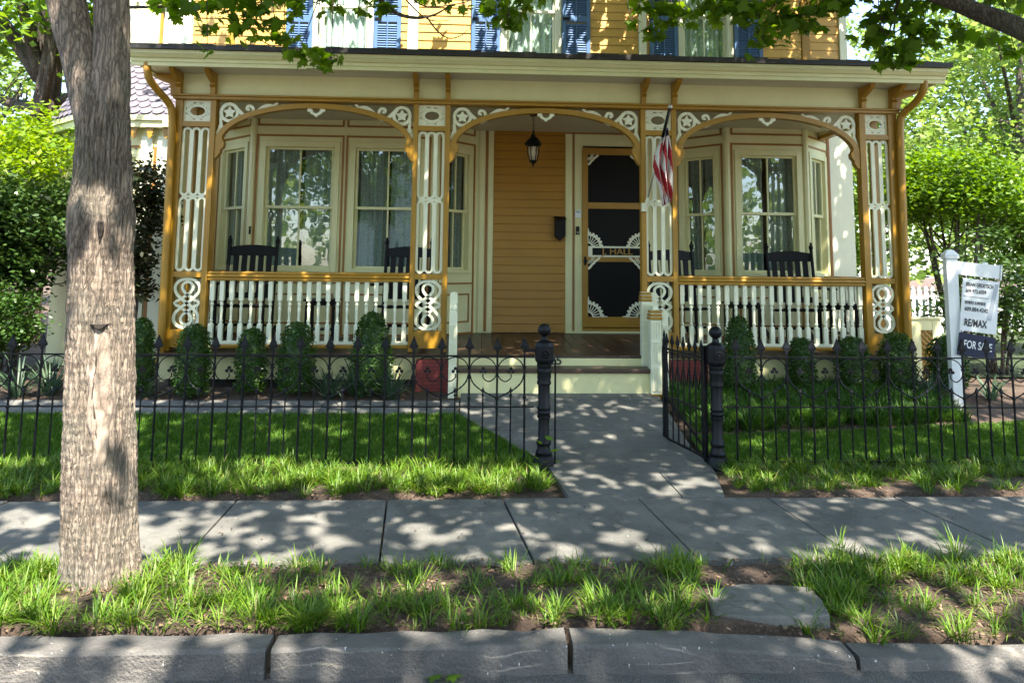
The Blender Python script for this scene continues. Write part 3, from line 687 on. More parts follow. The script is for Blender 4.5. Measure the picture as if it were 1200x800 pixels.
# --- columns
COLS = [(205, 214, 246.5, 253, 130), (485, 490.6, 522, 528, 125), (751, 756.5, 787, 792.5, 140), (1007, 1014, 1041, 1051, 145)]
zBeamLo, zBeamHi = zc(122.5), zc(117)
zSq = (zc(147.5), zc(123)); zLong = (zc(321), zc(153.5)); zKnot = (zc(388), zc(327.5)); zBase = 0.63
cx = []
def stadium(x0, x1, z0, z1, n=8):
    r = (x1-x0)/2; c = (x0+x1)/2; p = []
    for k in range(n+1): a = PI*k/n; p.append((c+r*math.cos(a), z1-r+r*math.sin(a)))
    for k in range(n+1): a = PI+PI*k/n; p.append((c+r*math.cos(a), z0+r+r*math.sin(a)))
    return p
for ci, (l, a, b_, r, yy) in enumerate(COLS):
    xl_, xa, xb, xr_ = [PX(q, yy, CY) for q in (l, a, b_, r)]
    cx.append((xl_, xa, xb, xr_))
    mb = MB()
    mb.box(xl_, xa, CY, CY+.11, zBase, zBeamLo); mb.box(xb, xr_, CY, CY+.11, zBase, zBeamLo)
    for z0, z1 in ((zSq[0]-(zSq[0]-zLong[1]), zSq[0]), (zKnot[1], zLong[0]), (zBase+.04, zKnot[0])):
        mb.box(xa, xb, CY+.004, CY+.104, z0, z1)
    mb.box(xa, xb, CY+.006, CY+.10, zSq[1], zBeamLo)
    if ci in (0, 3):                                   # end columns turn the corner
        xo = xl_ if ci == 0 else xr_-.09
        mb.box(xo, xo+.09, 8.98, 9.06, zBase, zBeamLo)
        for z0, z1 in ((zSq[0]-.05, zSq[0]), (zKnot[1], zLong[0]), (zBase+.04, zKnot[0])):
            mb.box(xo+.01, xo+.08, CY+.11, 8.98, z0, z1)
    colm = part(mb, 'porch_column', 'ochre', bevel=0.006)
    w_ = xb-xa; y0, y1 = CY+.035, CY+.06; c = (xa+xb)/2
    # square panel with oval ring and ears
    mb = MB(); z0, z1 = zSq; zm = (z0+z1)/2; hh = (z1-z0)/2; t = .024
    mb.box(xa, xb, y0, y1, z0, z0+t); mb.box(xa, xb, y0, y1, z1-t, z1); mb.box(xa, xa+t, y0, y1, z0+t, z1-t); mb.box(xb-t, xb, y0, y1, z0+t, z1-t)
    mb.ribbon([(c+w_*.31*math.cos(2*PI*k/20), zm+hh*.52*math.sin(2*PI*k/20)) for k in range(20)], .024, y0-.002, y1+.002, True)
    for sx in (-1, 1):
        for sz in (-1, 1):
            mb.ribbon([(c+sx*w_*.24, zm+sz*hh*.42), (c+sx*w_*.33, zm+sz*hh*.62), (c+sx*(w_/2-.012), zm+sz*(hh-.012))], [.03, .04, .06], y0+.002, y1-.002)
        mb.ribbon(smooth_path([(c+sx*(w_/2-.02), zm+hh*.5), (c+sx*(w_/2-.05), zm+hh*.25), (c+sx*(w_/2-.03), zm), (c+sx*(w_/2-.05), zm-hh*.25), (c+sx*(w_/2-.02), zm-hh*.5)], 4), .024, y0+.003, y1-.003)
        mb.ribbon(smooth_path([(c-w_*.3, zm+sx*(hh-.022)), (c-w_*.12, zm+sx*(hh-.05)), (c, zm+sx*(hh-.03)), (c+w_*.12, zm+sx*(hh-.05)), (c+w_*.3, zm+sx*(hh-.022))], 4), .022, y0+.003, y1-.003)
    part(mb, 'fretwork_panel', 'white', colm)
    # two tiers of three long ovals
    mb = MB(); z0, z1 = zLong; zm = z0+(z1-z0)*.515; lw = .027; dx = (w_-.012)/3
    for k in range(3):
        u0, u1 = xa+.006+dx*k+lw*.12, xa+.006+dx*(k+1)-lw*.12
        for (q0, q1) in ((z0+.016, zm-.018), (zm+.018, z1-.016)):
            mb.ribbon(stadium(u0+.006, u1-.006, q0, q1), lw, y0+.001*k, y1-.001*k, True)
        mb.box((u0+u1)/2-.012, (u0+u1)/2+.012, y0+.004, y1-.004, zm-.03, zm+.03)
    mb.box(xa+.03, xb-.03, y0+.005, y1-.005, zm-.011, zm+.011)
    part(mb, 'fretwork_panel', 'white', colm)
    # interlaced knot
    mb = MB(); z0, z1 = zKnot; zm = (z0+z1)/2; Hh = (z1-z0)/2-.02; W_ = w_/2-.02
    pts = []
    for k in range(48):
        th = 2*PI*k/48; pass
    half = [(0, 1), (.55, .95), (.93, .78), (1, .58), (.84, .38), (.42, .17), (0, 0), (-.42, -.17), (-.84, -.38), (-1, -.58), (-.93, -.78), (-.55, -.95), (0, -1)]
    pts = smooth_path([(c+W_*x, zm+Hh*z) for x, z in half+[(-x, z) for x, z in half[-2:0:-1]]], 4, True)
    mb.ribbon(pts, .032, y0, y1-.006, True)
    inner = [(0, .88), (.34, .80), (.44, .64), (.28, .48), (0, .35), (-.5, .175), (-1, 0), (-.5, -.175), (0, -.35), (.28, -.48), (.44, -.64), (.34, -.80), (0, -.88), (-.34, -.80), (-.44, -.64), (-.28, -.48), (0, -.35), (.5, -.175), (1, 0), (.5, .175), (0, .35), (-.28, .48), (-.44, .64), (-.34, .80)]
    mb.ribbon(smooth_path([(c+W_*x, zm+Hh*z) for x, z in inner], 3, True), .029, y0+.005, y1, True)
    part(mb, 'fretwork_panel', 'white', colm)
XL, XR = cx[0][0], cx[3][3]
# --- beam, frieze, cornice, soffit, roof
mb = MB().box(XL-.02, XR+.02, CY-.035, CY+.125, zBeamLo, zBeamHi-.022).box(XL-.04, XR+.04, CY-.055, CY+.14, zBeamHi-.022, zBeamHi)
for xe in (XL-.02, XR-.09): mb.box(xe, xe+.11, CY+.14, 10.64, zBeamLo, zBeamHi)
part(mb, 'beam', 'ochre', bevel=0.005)
zSof = PZ(500, 83, 8.12)
xF0, xF1 = PX(152, 60, 8.12), PX(1110, 85, 8.12)
mb = MB().box(XL, XR, CY+.02, CY+.12, zBeamHi, zSof+.02)
for xe in (XL, XR-.10): mb.box(xe, xe+.1, CY+.12, 10.64, zBeamHi, zSof+.02)
part(mb, 'frieze', 'cream')
part(MB().box(xF0+.06, xF1-.06, 8.17, 10.645, zSof+.02, zSof+.05), 'soffit', 'soffit')
fh = PZ(500, 66, 8.12)-zSof
prof = [(8.20, 0), (8.165, 0), (8.165, .25), (8.15, .27), (8.15, .48), (8.125, .52), (8.10, .70), (8.09, .74), (8.09, .97), (8.20, .97)]
mb = MB(); mb.prism_yz([(y, zSof+fh*q) for y, q in prof], xF0, xF1)
for xe, s in ((xF0, 1), (xF1, -1)):
    mb.prism([(xe+s*(y-8.09), zSof+fh*q) for y, q in prof], 8.201, 10.64)
part(mb, 'cornice', 'cream')
for o in list(COL.objects):
    if o.name.startswith('tmp'): bpy.data.objects.remove(o)
zR = zSof+fh*.975
mb = MB()
n_ = 60
ys = [8.055, 10.66]
top = []
for k in range(n_):
    x0 = xF0-.03+(xF1-xF0+.06)*k/n_; x1 = xF0-.03+(xF1-xF0+.06)*(k+1)/n_; e = random.uniform(0, .018)
    mb.hexa([(x0, 8.055, zR+.001), (x1, 8.055, zR+.001), (x1, 10.66, zR+.40), (x0, 10.66, zR+.40)],
            [(x0, 8.05, zR+.05+e), (x1, 8.05, zR+.05+e), (x1, 10.66, zR+.50), (x0, 10.66, zR+.50)])
part(mb, 'porch_roof', 'tar')
# --- eave brackets
bz0, bz1 = zBeamHi, zSof+.018; bh = bz1-bz0; yb = CY+.022
bp = [(0, 0), (-.075, 0), (-.08, .30*bh), (-.11, .36*bh), (-.085, .44*bh), (-.085, .52*bh), (-.15, .60*bh), (-.20, .68*bh), (-.27, .80*bh), (-.30, .88*bh), (-.30, bh), (0, bh)]
for ci, (a, b_, c, d) in enumerate(cx):
    for xm in ((a+b_)/2, (c+d)/2):
        mb = MB().prism_yz([(yb+y, bz0+z) for y, z in bp], xm-.028, xm+.028)
        part(mb, 'eave_bracket', 'ochre', bevel=.004)
for xe, s in ((XL, -1), (XR, 1)):
    mb = MB().prism([(xe-s*y, bz0+z) for y, z in bp], CY+.03, CY+.09)
    part(mb, 'eave_bracket', 'ochre', bevel=.004)
# --- arches with scrollwork
def scroll(mb, x0, s, z1, y0, y1):
    """white scroll: ring with flower, stem down, tail running to the crown; x0 at the column side, s direction"""
    u = .0100
    q = lambda x, z: (x0+s*x*u, z1-z*u)
    mb.ribbon([q(14+9.5*math.cos(2*PI*k/18), 13+10*math.sin(2*PI*k/18)) for k in range(18)], .036, y0, y1, True)
    star = []
    for k in range(10):
        r = 7.6 if k % 2 == 0 else 4.0; star.append(q(14+r*math.cos(PI/2+2*PI*k/10), 13-r*math.sin(PI/2+2*PI*k/10)))
    mb.prism(star if s > 0 else star[::-1], y0+.003, y1-.003)
    mb.ribbon(smooth_path([q(5, 15), q(4.6, 22), q(5, 29), q(3, 36), q(1.5, 40)], 4), [.034]*4+[.032]*4+[.05]*4+[.055]*4+[.02], y0+.002, y1-.002)
    mb.ribbon(smooth_path([q(20, 6), q(27, 13), q(34, 18), q(42, 15), q(50, 8), q(57, 4.5), q(64, 5), q(70, 5.5), q(76, 3.5)], 5), [.04]*15+[.046]*15+[.036]*10+[.02], y0+.001, y1-.001)
    mb.ribbon(smooth_path([q(36, 16.5), q(41, 11), q(39, 5.5), q(34.5, 5.5), q(34, 9), q(37, 9.5)], 4), [.034]*16+[.026]*5, y0+.004, y1-.004)
    mb.ribbon(smooth_path([q(57, 5), q(55, 9), q(52, 10)], 4), .026, y0+.004, y1-.004)
    mb.ribbon(smooth_path([q(66, 5), q(66, 2), q(69, 1.5)], 4), .024, y0+.004, y1-.004)
    mb.ribbon(smooth_path([q(71, 5), q(75, 7), q(78, 5)], 4), .022, y0+.005, y1-.005)
for k in range(3):
    x0, x1 = cx[k][3], cx[k+1][0]; c = (x0+x1)/2; hw = (x1-x0)/2
    crown = zBeamLo-.012; rise = .47
    pts = []
    for i in range(33):
        a = PI*i/32; px_ = c-(hw-.03)*math.cos(a); pz = crown-.03-rise+rise*math.sin(a)**.92
        pts.append((px_, pz))
    mb = MB(); mb.ribbon(pts, .062, CY+.012, CY+.098)
    for s, xe in ((1, x0), (-1, x1)):                       # shaped foot of the arch
        zb = crown-.03-rise
        foot = [(0, .10), (.075, .09), (.085, .05), (.105, .02), (.10, -.03), (.07, -.06), (.065, -.10), (.03, -.15), (0, -.17)]
        pl = [(xe+s*x, zb+z) for x, z in foot]
        mb.prism(pl if s < 0 else pl[::-1], CY+.014, CY+.096)
    arch = part(mb, 'arch', 'ochre', bevel=.003)
    for s, xe in ((1, x0), (-1, x1)):
        mb = MB(); scroll(mb, xe, s, zBeamLo-.005, CY+.04, CY+.07); part(mb, 'scrollwork', 'white', arch)
    zp = crown-.062
    pen = [(-.10, 0), (.10, 0), (.10, -.035), (.075, -.035), (.06, -.06), (.025, -.075), (0, -.10), (-.025, -.075), (-.06, -.06), (-.075, -.035), (-.10, -.035)]
    mb = MB()
    for sg in (-1, 1):
        mb.prism([(c+sg*x, zp+z) for x, z in [(.10, 0), (.10, -.035), (.075, -.035), (.06, -.06), (.025, -.075), (0, -.10), (0, -.055), (.03, -.045), (.045, -.02), (.045, 0)]], CY+.03, CY+.07)
    part(mb, 'pendant', 'white', arch)
# --- porch floor, skirt, steps
xS0, xS1 = PX(537, 432, 8.15), PX(762, 432, 8.15)
mb = MB()
nb = 62
for k in range(nb):                                    # floor boards run front to back
    a = XL-.03+(XR-XL+.06)*k/nb; b2 = XL-.03+(XR-XL+.06)*(k+1)/nb-.004
    mb.hexa([(a, 8.40, FT(8.4)-.03), (b2, 8.40, FT(8.4)-.03), (b2, 10.7, FT(10.7)-.03), (a, 10.7, FT(10.7)-.03)],
            [(a, 8.40, FT(8.4)), (b2, 8.40, FT(8.4)), (b2, 10.7, FT(10.7)), (a, 10.7, FT(10.7))])
part(mb, 'porch_floor', 'brown', bevel=.003)
zs = FT(8.4)-.03
mb = MB().box(XL+.02, XR-.02, 8.46, 8.52, .34, zs); mb.box(XL+.02, XL+.08, 8.52, 10.6, .3, zs); mb.box(XR-.08, XR-.02, 8.52, 10.6, .3, zs)
part(mb, 'porch_skirt', 'cream')
part(MB().box(XL+.1, xS0-.1, 8.56, 8.60, .1, zs), 'under_porch_shade', 'shade_backing'); part(MB().box(xS1+.1, XR-.1, 8.56, 8.60, .1, zs), 'under_porch_shade', 'shade_backing')  # dark sheets painting the shade in the gap below the skirt
zT = PZ(650, 432, 8.13)
mb = MB().box(xS0, xS1, 8.40, 8.455, .2, zs-.002); part(mb, 'step_riser', 'cream')
mb = MB().box(xS0-.02, xS1+.02, 8.11, 8.40, zT-.045, zT); part(mb, 'step_tread', 'brown', bevel=.008)
mb = MB().box(xS0, xS1, 8.145, 8.19, .14, zT-.046); part(mb, 'step_riser', 'cream')
# red brick piers
for a, c in ((PX(487, 445, 8.36), PX(526, 445, 8.36)), (PX(783, 440, 8.38), PX(828, 440, 8.38))):
    part(MB().box(a, c, 8.30, 8.455, .12, .57), 'brick_pier', 'brick', bevel=.006)
# --- stair cheeks and newels
def newel(x0, x1, y0, y1, zt, zb, cap):
    mb = MB(); 
    mb.box(x0, x1, y0, y1, zb, zt)
    for k in range(2):                                   # recessed long panels shown by raised fillets
        a = x0+(x1-x0)*(.12+.44*k); b2 = a+(x1-x0)*.32
        for z0, z1 in ((zb+.08, zb+(zt-zb)*.35), (zb+(zt-zb)*.39, zb+(zt-zb)*.64), (zb+(zt-zb)*.68, zt-.13)):
            for (u0, u1, v0, v1) in ((a, b2, z0, z0+.01), (a, b2, z1-.01, z1), (a, a+.008, z0+.01, z1-.01), (b2-.008, b2, z0+.01, z1-.01)):
                mb.box(u0, u1, y0-.008, y0-.0005, v0, v1)
    o = part(mb, 'newel_post', 'white', bevel=.003)
    if cap:
        mb = MB()
        for q in range(3): mb.box(x0-.012+.004*q, x1+.012-.004*q, y0-.016+.004*q, y1+.012, zt-.105+q*.036, zt-.075+q*.036)
        mb.box(x0-.004, x1+.004, y0-.01, y1+.004, zb-.001, zb+.05)
        part(mb, 'cap', 'ochre', o, bevel=.008)
    else:
        mb = MB(); c = (x0+x1)/2; r = (x1-x0)/2
        mb.prism([(c+r*math.cos(PI*k/10), zt+r*.75*math.sin(PI*k/10)) for k in range(11)], y0, y1); part(mb, 'cap', 'white', o)
    return o
za, zb_ = PZ(530, 345, 8.42), PZ(530, 366, 8.14)
newel(PX(526.5, 400, 8.42), PX(535.5, 400, 8.42), 8.36, 8.46, za, .3, False)
newel(PX(525.5, 430, 8.12), PX(535, 430, 8.12), 8.10, 8.20, zb_, .2, False)
za, zb_ = PZ(756, 342, 8.42), PZ(768, 363, 8.14)
newel(PX(762.5, 400, 8.44), PX(769, 400, 8.44), 8.40, 8.455, PZ(766, 345, 8.44), .44, False)
newel(PX(775.2, 430, 8.14), PX(783, 430, 8.14), 8.11, 8.19, PZ(778, 367, 8.14), .2, False)
newel(PX(751, 400, 8.42), PX(762, 400, 8.42), 8.36, 8.46, za, .44, True)
newel(PX(762, 430, 8.12), PX(774.5, 430, 8.12), 8.08, 8.20, zb_, .2, True)
for xc in (PX(531, 430, 8.2), PX(769, 430, 8.2)): part(MB().box(xc-.03, xc+.03, 8.20, 8.36, .2, 1.18), 'stair_cheek', 'white', bevel=.003)
# --- porch railings
zr1, zr0 = PZ(300, 318.2, CY), PZ(300, 329, CY); zb1, zb0 = PZ(300, 400, CY), PZ(300, 403.5, CY)
def baluster_mb():
    h = zr0-zb1; mb = MB(); q = .024
    mb.box(-q, q, -q, q, 0, h*.28); mb.box(-q, q, -q, q, h*.67, h)
    pr = [(q, .28), (q*.60, .295), (q*.60, .31), (q*.85, .32), (q*.85, .34), (q*.58, .35), (q*.55, .42), (q*.66, .48), (q*.78, .52), (q*.60, .56), (q*.56, .585), (q*.85, .595), (q*.85, .62), (q*.60, .63), (q*.60, .65), (q, .67)]
    mb.lathe([(r, z*h) for r, z in pr], seg=10); return mb
bal0 = None
def railing(p0, p1, n):
    global bal0
    d = Vector((p1[0]-p0[0], p1[1]-p0[1], 0)); L = d.length; an = math.atan2(d.y, d.x)
    T = Matrix.Translation((p0[0], p0[1], 0)) @ Matrix.Rotation(an, 4, 'Z')
    mb = MB(); hh = zr1-zr0
    mb.box(0, L, -.055, .055, zr0, zr0+hh*.34, T); mb.box(0, L, -.068, .068, zr0+hh*.34, zr0+hh*.68, T); mb.box(0, L, -.052, .052, zr0+hh*.68, zr1, T)
    mb.box(0, L, -.05, .05, .66, zb0-.002, T)
    rl = part(mb, 'porch_railing', 'ochre', bevel=.012)
    part(MB().box(0, L, -.035, .035, zb0-.001, zb1, T), 'bottom_rail', 'white', rl, bevel=.004)
    for k in range(n):
        p = T @ Vector((L*(k+.5)/n, 0, zb1))
        if bal0 is None: o = baluster_mb().build('baluster', 'white'); bal0 = o
        else: o = bal0.copy(); COL.objects.link(o)
        place(o, rl); o.location = p; o.rotation_euler = (0, 0, an)
railing((cx[0][3], CY+.06), (cx[1][0], CY+.06), 21)
railing((cx[2][3], CY+.06), (cx[3][0], CY+.06), 21)
railing((XR-.045, 9.06), (XR-.045, 10.62), 13)
railing((XL+.045, 9.06), (XL+.045, 10.62), 13)

# --- walls, bays and windows
def frame_of(p0, p1):
    d = Vector((p1[0]-p0[0], p1[1]-p0[1], 0)); L = d.length
    return Matrix.Translation((p0[0], p0[1], 0)) @ Matrix.Rotation(math.atan2(d.y, d.x), 4, 'Z'), L
def window(T, u0, u1, z0, z1, case=.075, casemat='cream', sashmat='cream', curtain='lace'):
    mb = MB()
    mb.box(u0, u0+case, -.022, .10, z0, z1, T); mb.box(u1-case, u1, -.022, .10, z0, z1, T)
    mb.box(u0+case, u1-case, -.020, .10, z1-case, z1, T); mb.box(u0+case, u1-case, -.034, .10, z0, z0+.045, T)
    wn = part(mb, 'window', casemat, bevel=.004)
    a, b2 = u0+case, u1-case; lo, hi = z0+.045, z1-case; mid = (lo+hi)/2; s = .038
    for (q0, q1, yy) in ((lo, mid+.016, .062), (mid-.016, hi, .026)):
        mb = MB(); y0, y1 = yy, yy+.034; bot = s*1.25
        mb.box(a+.002, a+s, y0, y1, q0, q1, T); mb.box(b2-s, b2-.002, y0, y1, q0, q1, T)
        mb.box(a+s, b2-s, y0, y1, q0, q0+bot*.8, T); mb.box(a+s, b2-s, y0, y1, q1-s*.85, q1, T)
        c = (a+b2)/2; mb.box(c-.011, c+.011, y0+.003, y1-.003, q0+bot*.8, q1-s*.85, T)
        part(mb, 'sash', sashmat, wn, bevel=.003)
        part(MB().add([(a+s-.004, y0+.017, q0+.02), (b2-s+.004, y0+.017, q0+.02), (b2-s+.004, y0+.017, q1-.02), (a+s-.004, y0+.017, q1-.02)], [(0, 1, 2, 3)], T), 'pane', 'glass', wn)
    if curtain:
        gp = .03 if curtain == 'lace' else -.02
        for (q0, q1) in ((a+.0, (a+b2)/2-gp), ((a+b2)/2+gp, b2)):
            mb = MB(); n = 40; vs = []
            ph = random.uniform(0, 6)
            for k in range(n+1):
                t = k/n; x = q0+(q1-q0)*t; y = .15+.024*math.sin(t*26+ph)+.012*math.sin(t*11+ph*2)
                vs += [(x, y, lo+.0), (x+.01*math.sin(t*9+ph), y*1.0+.012*math.sin(t*19), (lo+hi)/2), (x, y, hi)]
            fs = []
            for k in range(n):
                for j in range(2): fs.append((3*k+j, 3*k+3+j, 3*k+4+j, 3*k+1+j))
            mb.add(vs, fs, T); part(mb, 'curtain', curtain, wn, smooth=True)
    return wn
def outline(mb, T, u0, u1, z0, z1, t=.026, y=-.012):
    mb.box(u0, u1, y, -.0006, z0, z0+t, T); mb.box(u0, u1, y, -.0006, z1-t, z1, T)
    mb.box(u0, u0+t, y, -.0006, z0+t, z1-t, T); mb.box(u1-t, u1, y, -.0006, z0+t, z1-t, T)
def wall_with_openings(T, L, z0, z1, ops, name='wall', mat='cream', th=.12):
    mb = MB(); ops = sorted(ops); x = 0
    for (u0, u1, a, b2) in ops:
        mb.box(x, u0, 0, th, z0, z1, T); mb.box(u0, u1, 0, th, z0, a, T); mb.box(u0, u1, 0, th, b2, z1, T); x = u1
    mb.box(x, L, 0, th, z0, z1, T); return part(mb, name, mat)
CEIL = zSof+.02-.001
YB, YW = 10.05, 10.65
zW0, zW1 = PZ(350, 318.5, YB), PZ(350, 166, YB)       # window casing bottom and top
zO = PZ(350, 158, YB)                                  # ochre outline top
zP0, zP1 = PZ(340, 148, YB), PZ(340, 131, YB)          # frieze panels
zL1 = PZ(350, 331, YB); zWall = 0.60
zCeil = 3.56
def bay(A, B, C, D, fronts, side_l, side_r):
    for (p, q, wins) in ((A, B, side_l), (B, C, fronts), (C, D, side_r)):
        T, L = frame_of(p, q)
        ops = [(u0, u1, zW0, zW1) for (u0, u1) in wins]
        wall_with_openings(T, L, zWall, zCeil, ops)
        mb = MB()
        cuts = [0.0]+[(wins[i][1]+wins[i+1][0])/2 for i in range(len(wins)-1)]+[L]
        for i, (u0, u1) in enumerate(wins):
            outline(mb, T, u0-.055, u1+.055, zWall+.06, zO)
            outline(mb, T, u0-.05, u1+.05, zP0, zP1)
            outline(mb, T, u0+.03, u1-.03, zWall+.22, zL1-.14, .022)
            mb.box(u0-.03, u1+.03, -.012, -.0007, zL1-.012, zL1+.012, T)
            window(T, u0, u1, zW0, zW1)
        part(mb, 'panel_trim', 'ochre_line')
    for p in (B, C): part(MB().prism_xy([(p[0]+.045*math.cos(PI*k/4), p[1]+.045*math.sin(PI*k/4)) for k in range(8)], zWall, zCeil-.002), 'corner_board', 'cream')
xB, xC = PX(293, 250, YB), PX(511, 250, YB)
A, Bp, Cp, Dp = (xB-.66, YW), (xB, YB), (xC, YB), (PX(559, 250, YW), YW)
def u_at(px, Y, x0): return PX(px, 250, Y)-x0
lw_ = [(u_at(302, YB, xB), u_at(396, YB, xB)), (u_at(408, YB, xB), u_at(499, YB, xB))]
Ls = math.hypot(A[0]-Bp[0], A[1]-Bp[1]); Lr_ = math.hypot(Dp[0]-Cp[0], Dp[1]-Cp[1])
bay(A, Bp, Cp, Dp, lw_, [(Ls*.10, Ls*.88)], [(Lr_*.12, Lr_*.86)])
xF, xG = PX(853, 250, YB), PX(946, 250, YB)
E_, Fp, Gp, Hp = (PX(790, 250, YW), YW), (xF, YB), (xG, YB), (xG+.62, YW)
Le = math.hypot(E_[0]-Fp[0], E_[1]-Fp[1]); Lg = math.hypot(Hp[0]-Gp[0], Hp[1]-Gp[1])
bay(E_, Fp, Gp, Hp, [(u_at(862, YB, xF), u_at(941, YB, xF))], [(Le*.12, Le*.86)], [(Lg*.12, Lg*.86)])
# door wall
wx = lambda px: PX(px, 270, YW)
mb = MB().box(Dp[0], wx(577), YW, YW+.12, zWall, zCeil).box(wx(662), wx(683), YW, YW+.12, zWall, zCeil)
mb.box(wx(757), E_[0], YW, YW+.12, zWall, zCeil).box(wx(683), wx(757), YW, YW+.12, PZ(720, 174, YW)+.03, zCeil)
mb.box(wx(577), wx(662), YW+.03, YW+.12, zWall, zCeil)
part(mb, 'wall', 'cream')
for a, c in ((561, 567.5), (571.5, 577.5), (662.5, 670.5), (673.3, 682), (759, 768)): part(MB().box(wx(a), wx(c), YW-.02, YW-.001, FT(YW)+.02, PZ(600, 152, YW)), 'corner_board', 'cream', bevel=.003)
part(MB().box(wx(662.5), wx(770), YW-.03, YW-.021, FT(YW)+.002, FT(YW)+.035), 'skirting', 'cream', bevel=.003)
mb = MB()
for a, c in ((568, 571), (670.8, 673)): mb.box(wx(a), wx(c), YW-.012, YW-.001, FT(YW)+.02, PZ(600, 152, YW))
mb.box(wx(662), wx(770), YW-.024, YW-.0205, PZ(720, 158.5, YW), PZ(720, 155.5, YW))
part(mb, 'panel_trim', 'ochre_line')
def clapboards(mb, x0, x1, z0, z1, pitch, Y):
    z = z0
    while z < z1:
        t = min(z+pitch, z1); d = .016
        mb.prism_yz([(Y-d, z+.009), (Y-.004, t), (Y+.025, t), (Y+.025, z), (Y+.010, z+.001), (Y+.010, z+.008)], x0, x1); z += pitch
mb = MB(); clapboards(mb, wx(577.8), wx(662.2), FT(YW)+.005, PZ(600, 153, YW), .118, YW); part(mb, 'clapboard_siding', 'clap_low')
part(MB().box(XL+.02, XR-.02, CY+.121, 10.66, zCeil-.0, zCeil+.03), 'porch_ceiling', 'greyc')
# dark sheets behind the panes, the room's shade painted in their colour
part(MB().box(-5.3, 5.1, 11.45, 11.5, .3, 8.2).box(-5.3, 5.1, 10.8, 11.45, .5, .55).box(-5.3, 5.1, 10.8, 11.45, 3.7, 3.75), 'room_shade_sheet', 'shade_backing')

# --- screen door
dz = lambda y: PZ(720, y, YW-.03)
dx_ = lambda px: PX(px, 290, YW-.03)
mb = MB(); y0, y1 = YW-.045, YW+.0
L0, L1, O0, O1 = dx_(682.3), dx_(758.3), dx_(689), dx_(751.3)
mb.box(L0, O0, y0, y1, dz(383.5), dz(174)); mb.box(O1, L1, y0, y1, dz(383.5), dz(174))
for a, c in ((182, 174), (245, 237.5), (307, 299.5), (383.5, 371.2)): mb.box(O0, O1, y0+.003, y1-.003, dz(a), dz(c))
door = part(mb, 'screen_door', 'ochre', bevel=.004)
part(MB().box(O0-.01, O1+.01, YW-.014, YW-.008, dz(375), dz(178)), 'insect_screen', 'screen', door)
part(MB().box(L0, L1, YW-.03, YW-.0015, FT(YW)+.036, dz(384.5)), 'threshold', 'ochre', door)
def fan(mb, x, z, sx, sz, r):
    q = lambda a, b2: (x+sx*a*r, z+sz*b2*r)
    mb.ribbon([q(.30*math.cos(PI/2*k/6), .30*math.sin(PI/2*k/6)) for k in range(7)], .018, y0-.002, y0+.012)
    for k in range(7):
        a = PI/2*(k+.0)/6; mb.ribbon([q(.30*math.cos(a), .30*math.sin(a)), q(.78*math.cos(a), .78*math.sin(a))], .011, y0-.001, y0+.011)
    mb.ribbon([q(.84*math.cos(PI/2*k/10), .84*math.sin(PI/2*k/10)) for k in range(11)], .030, y0-.003, y0+.013)
    for k in range(6):
        a = PI/2*(k+.5)/6; c = q(.93*math.cos(a), .93*math.sin(a)); mb.prism([(c[0]+.02*math.cos(2*PI*j/8), c[1]+.02*math.sin(2*PI*j/8)) for j in range(8)], y0+.0, y0+.010)
    mb.ribbon([q(.86, .03), q(1.25, .02)], [.03, .008], y0, y0+.01)
    mb.ribbon([q(.03, .86), q(.02, 1.25)], [.03, .008], y0, y0+.01)
for x, z, sx, sz, r in ((O0, dz(371.2), 1, 1, .225), (O1, dz(371.2), -1, 1, .225), (O0, dz(290), 1, 1, .215), (O1, dz(290), -1, 1, .215)):
    mb = MB(); fan(mb, x, z, sx, sz, r); part(mb, 'fan_bracket', 'white', door)
for x, z, sx, sz, r in ((O0, dz(182), 1, -1, .15), (O1, dz(182), -1, -1, .15), (O0, dz(301.5), 1, -1, .17), (O1, dz(301.5), -1, -1, .17)):
    mb = MB()
    q = lambda a, b2: (x+sx*a*r, z+sz*b2*r)
    mb.ribbon(smooth_path([q(1, .02), q(.82, .2), q(.62, .34), q(.5, .5), (q(.34, .62)), q(.2, .82), q(.02, 1)], 3), .030, y0-.002, y0+.010)
    for k in range(4):
        a = PI/2*(k+.5)/4; c = q(.42*math.cos(a), .42*math.sin(a)); mb.ribbon([(c[0]+.018*math.cos(2*PI*j/8), c[1]+.018*math.sin(2*PI*j/8)) for j in range(8)], .010, y0, y0+.009, True)
    part(mb, 'fret_corner', 'white', door)
mb = MB(); a, c = dx_(689), dx_(751.3); zt, zbm = dz(288.7), dz(301.3)
mb.box(a, c, y0-.012, y0-.004, zt-.026, zt); mb.box(a, c, y0-.012, y0-.004, zbm, zbm+.024)
mb.box(a, a+.06, y0-.012, y0-.004, zbm+.024, zt-.026)
plate = part(mb, 'name_plate', 'white', door)
part(MB().box(a+.06, c, y0-.008, y0-.0045, zbm+.024, zt-.026), 'plate_ground', 'screen', door)
tx = text_mesh('J. HALL', .135, 'ochre', bold=.002, squeeze=1.05, depth=.002); tx.location = ((a+c)/2+.035, y0-.0105, (zt+zbm)/2); place(tx, door)
mb = MB().ball((dx_(685.5), y0-.05, dz(306)), .028, 8).tube([(dx_(685.5), y0-.04, dz(306)), (dx_(685.5), y0, dz(306))], .012, 8).box(dx_(685.5)-.016, dx_(685.5)+.016, y0-.006, y0-.0005, dz(311), dz(301))
part(mb, 'handle', 'iron', door, smooth=True, auto=40)
# house number on the top riser
tx = text_mesh('25', .135, 'ink', name='house_number', bold=.003, depth=.003); tx.location = (PX(651.5, 424, 8.39), 8.394, PZ(654, 422.8, 8.39)); place(tx, house)

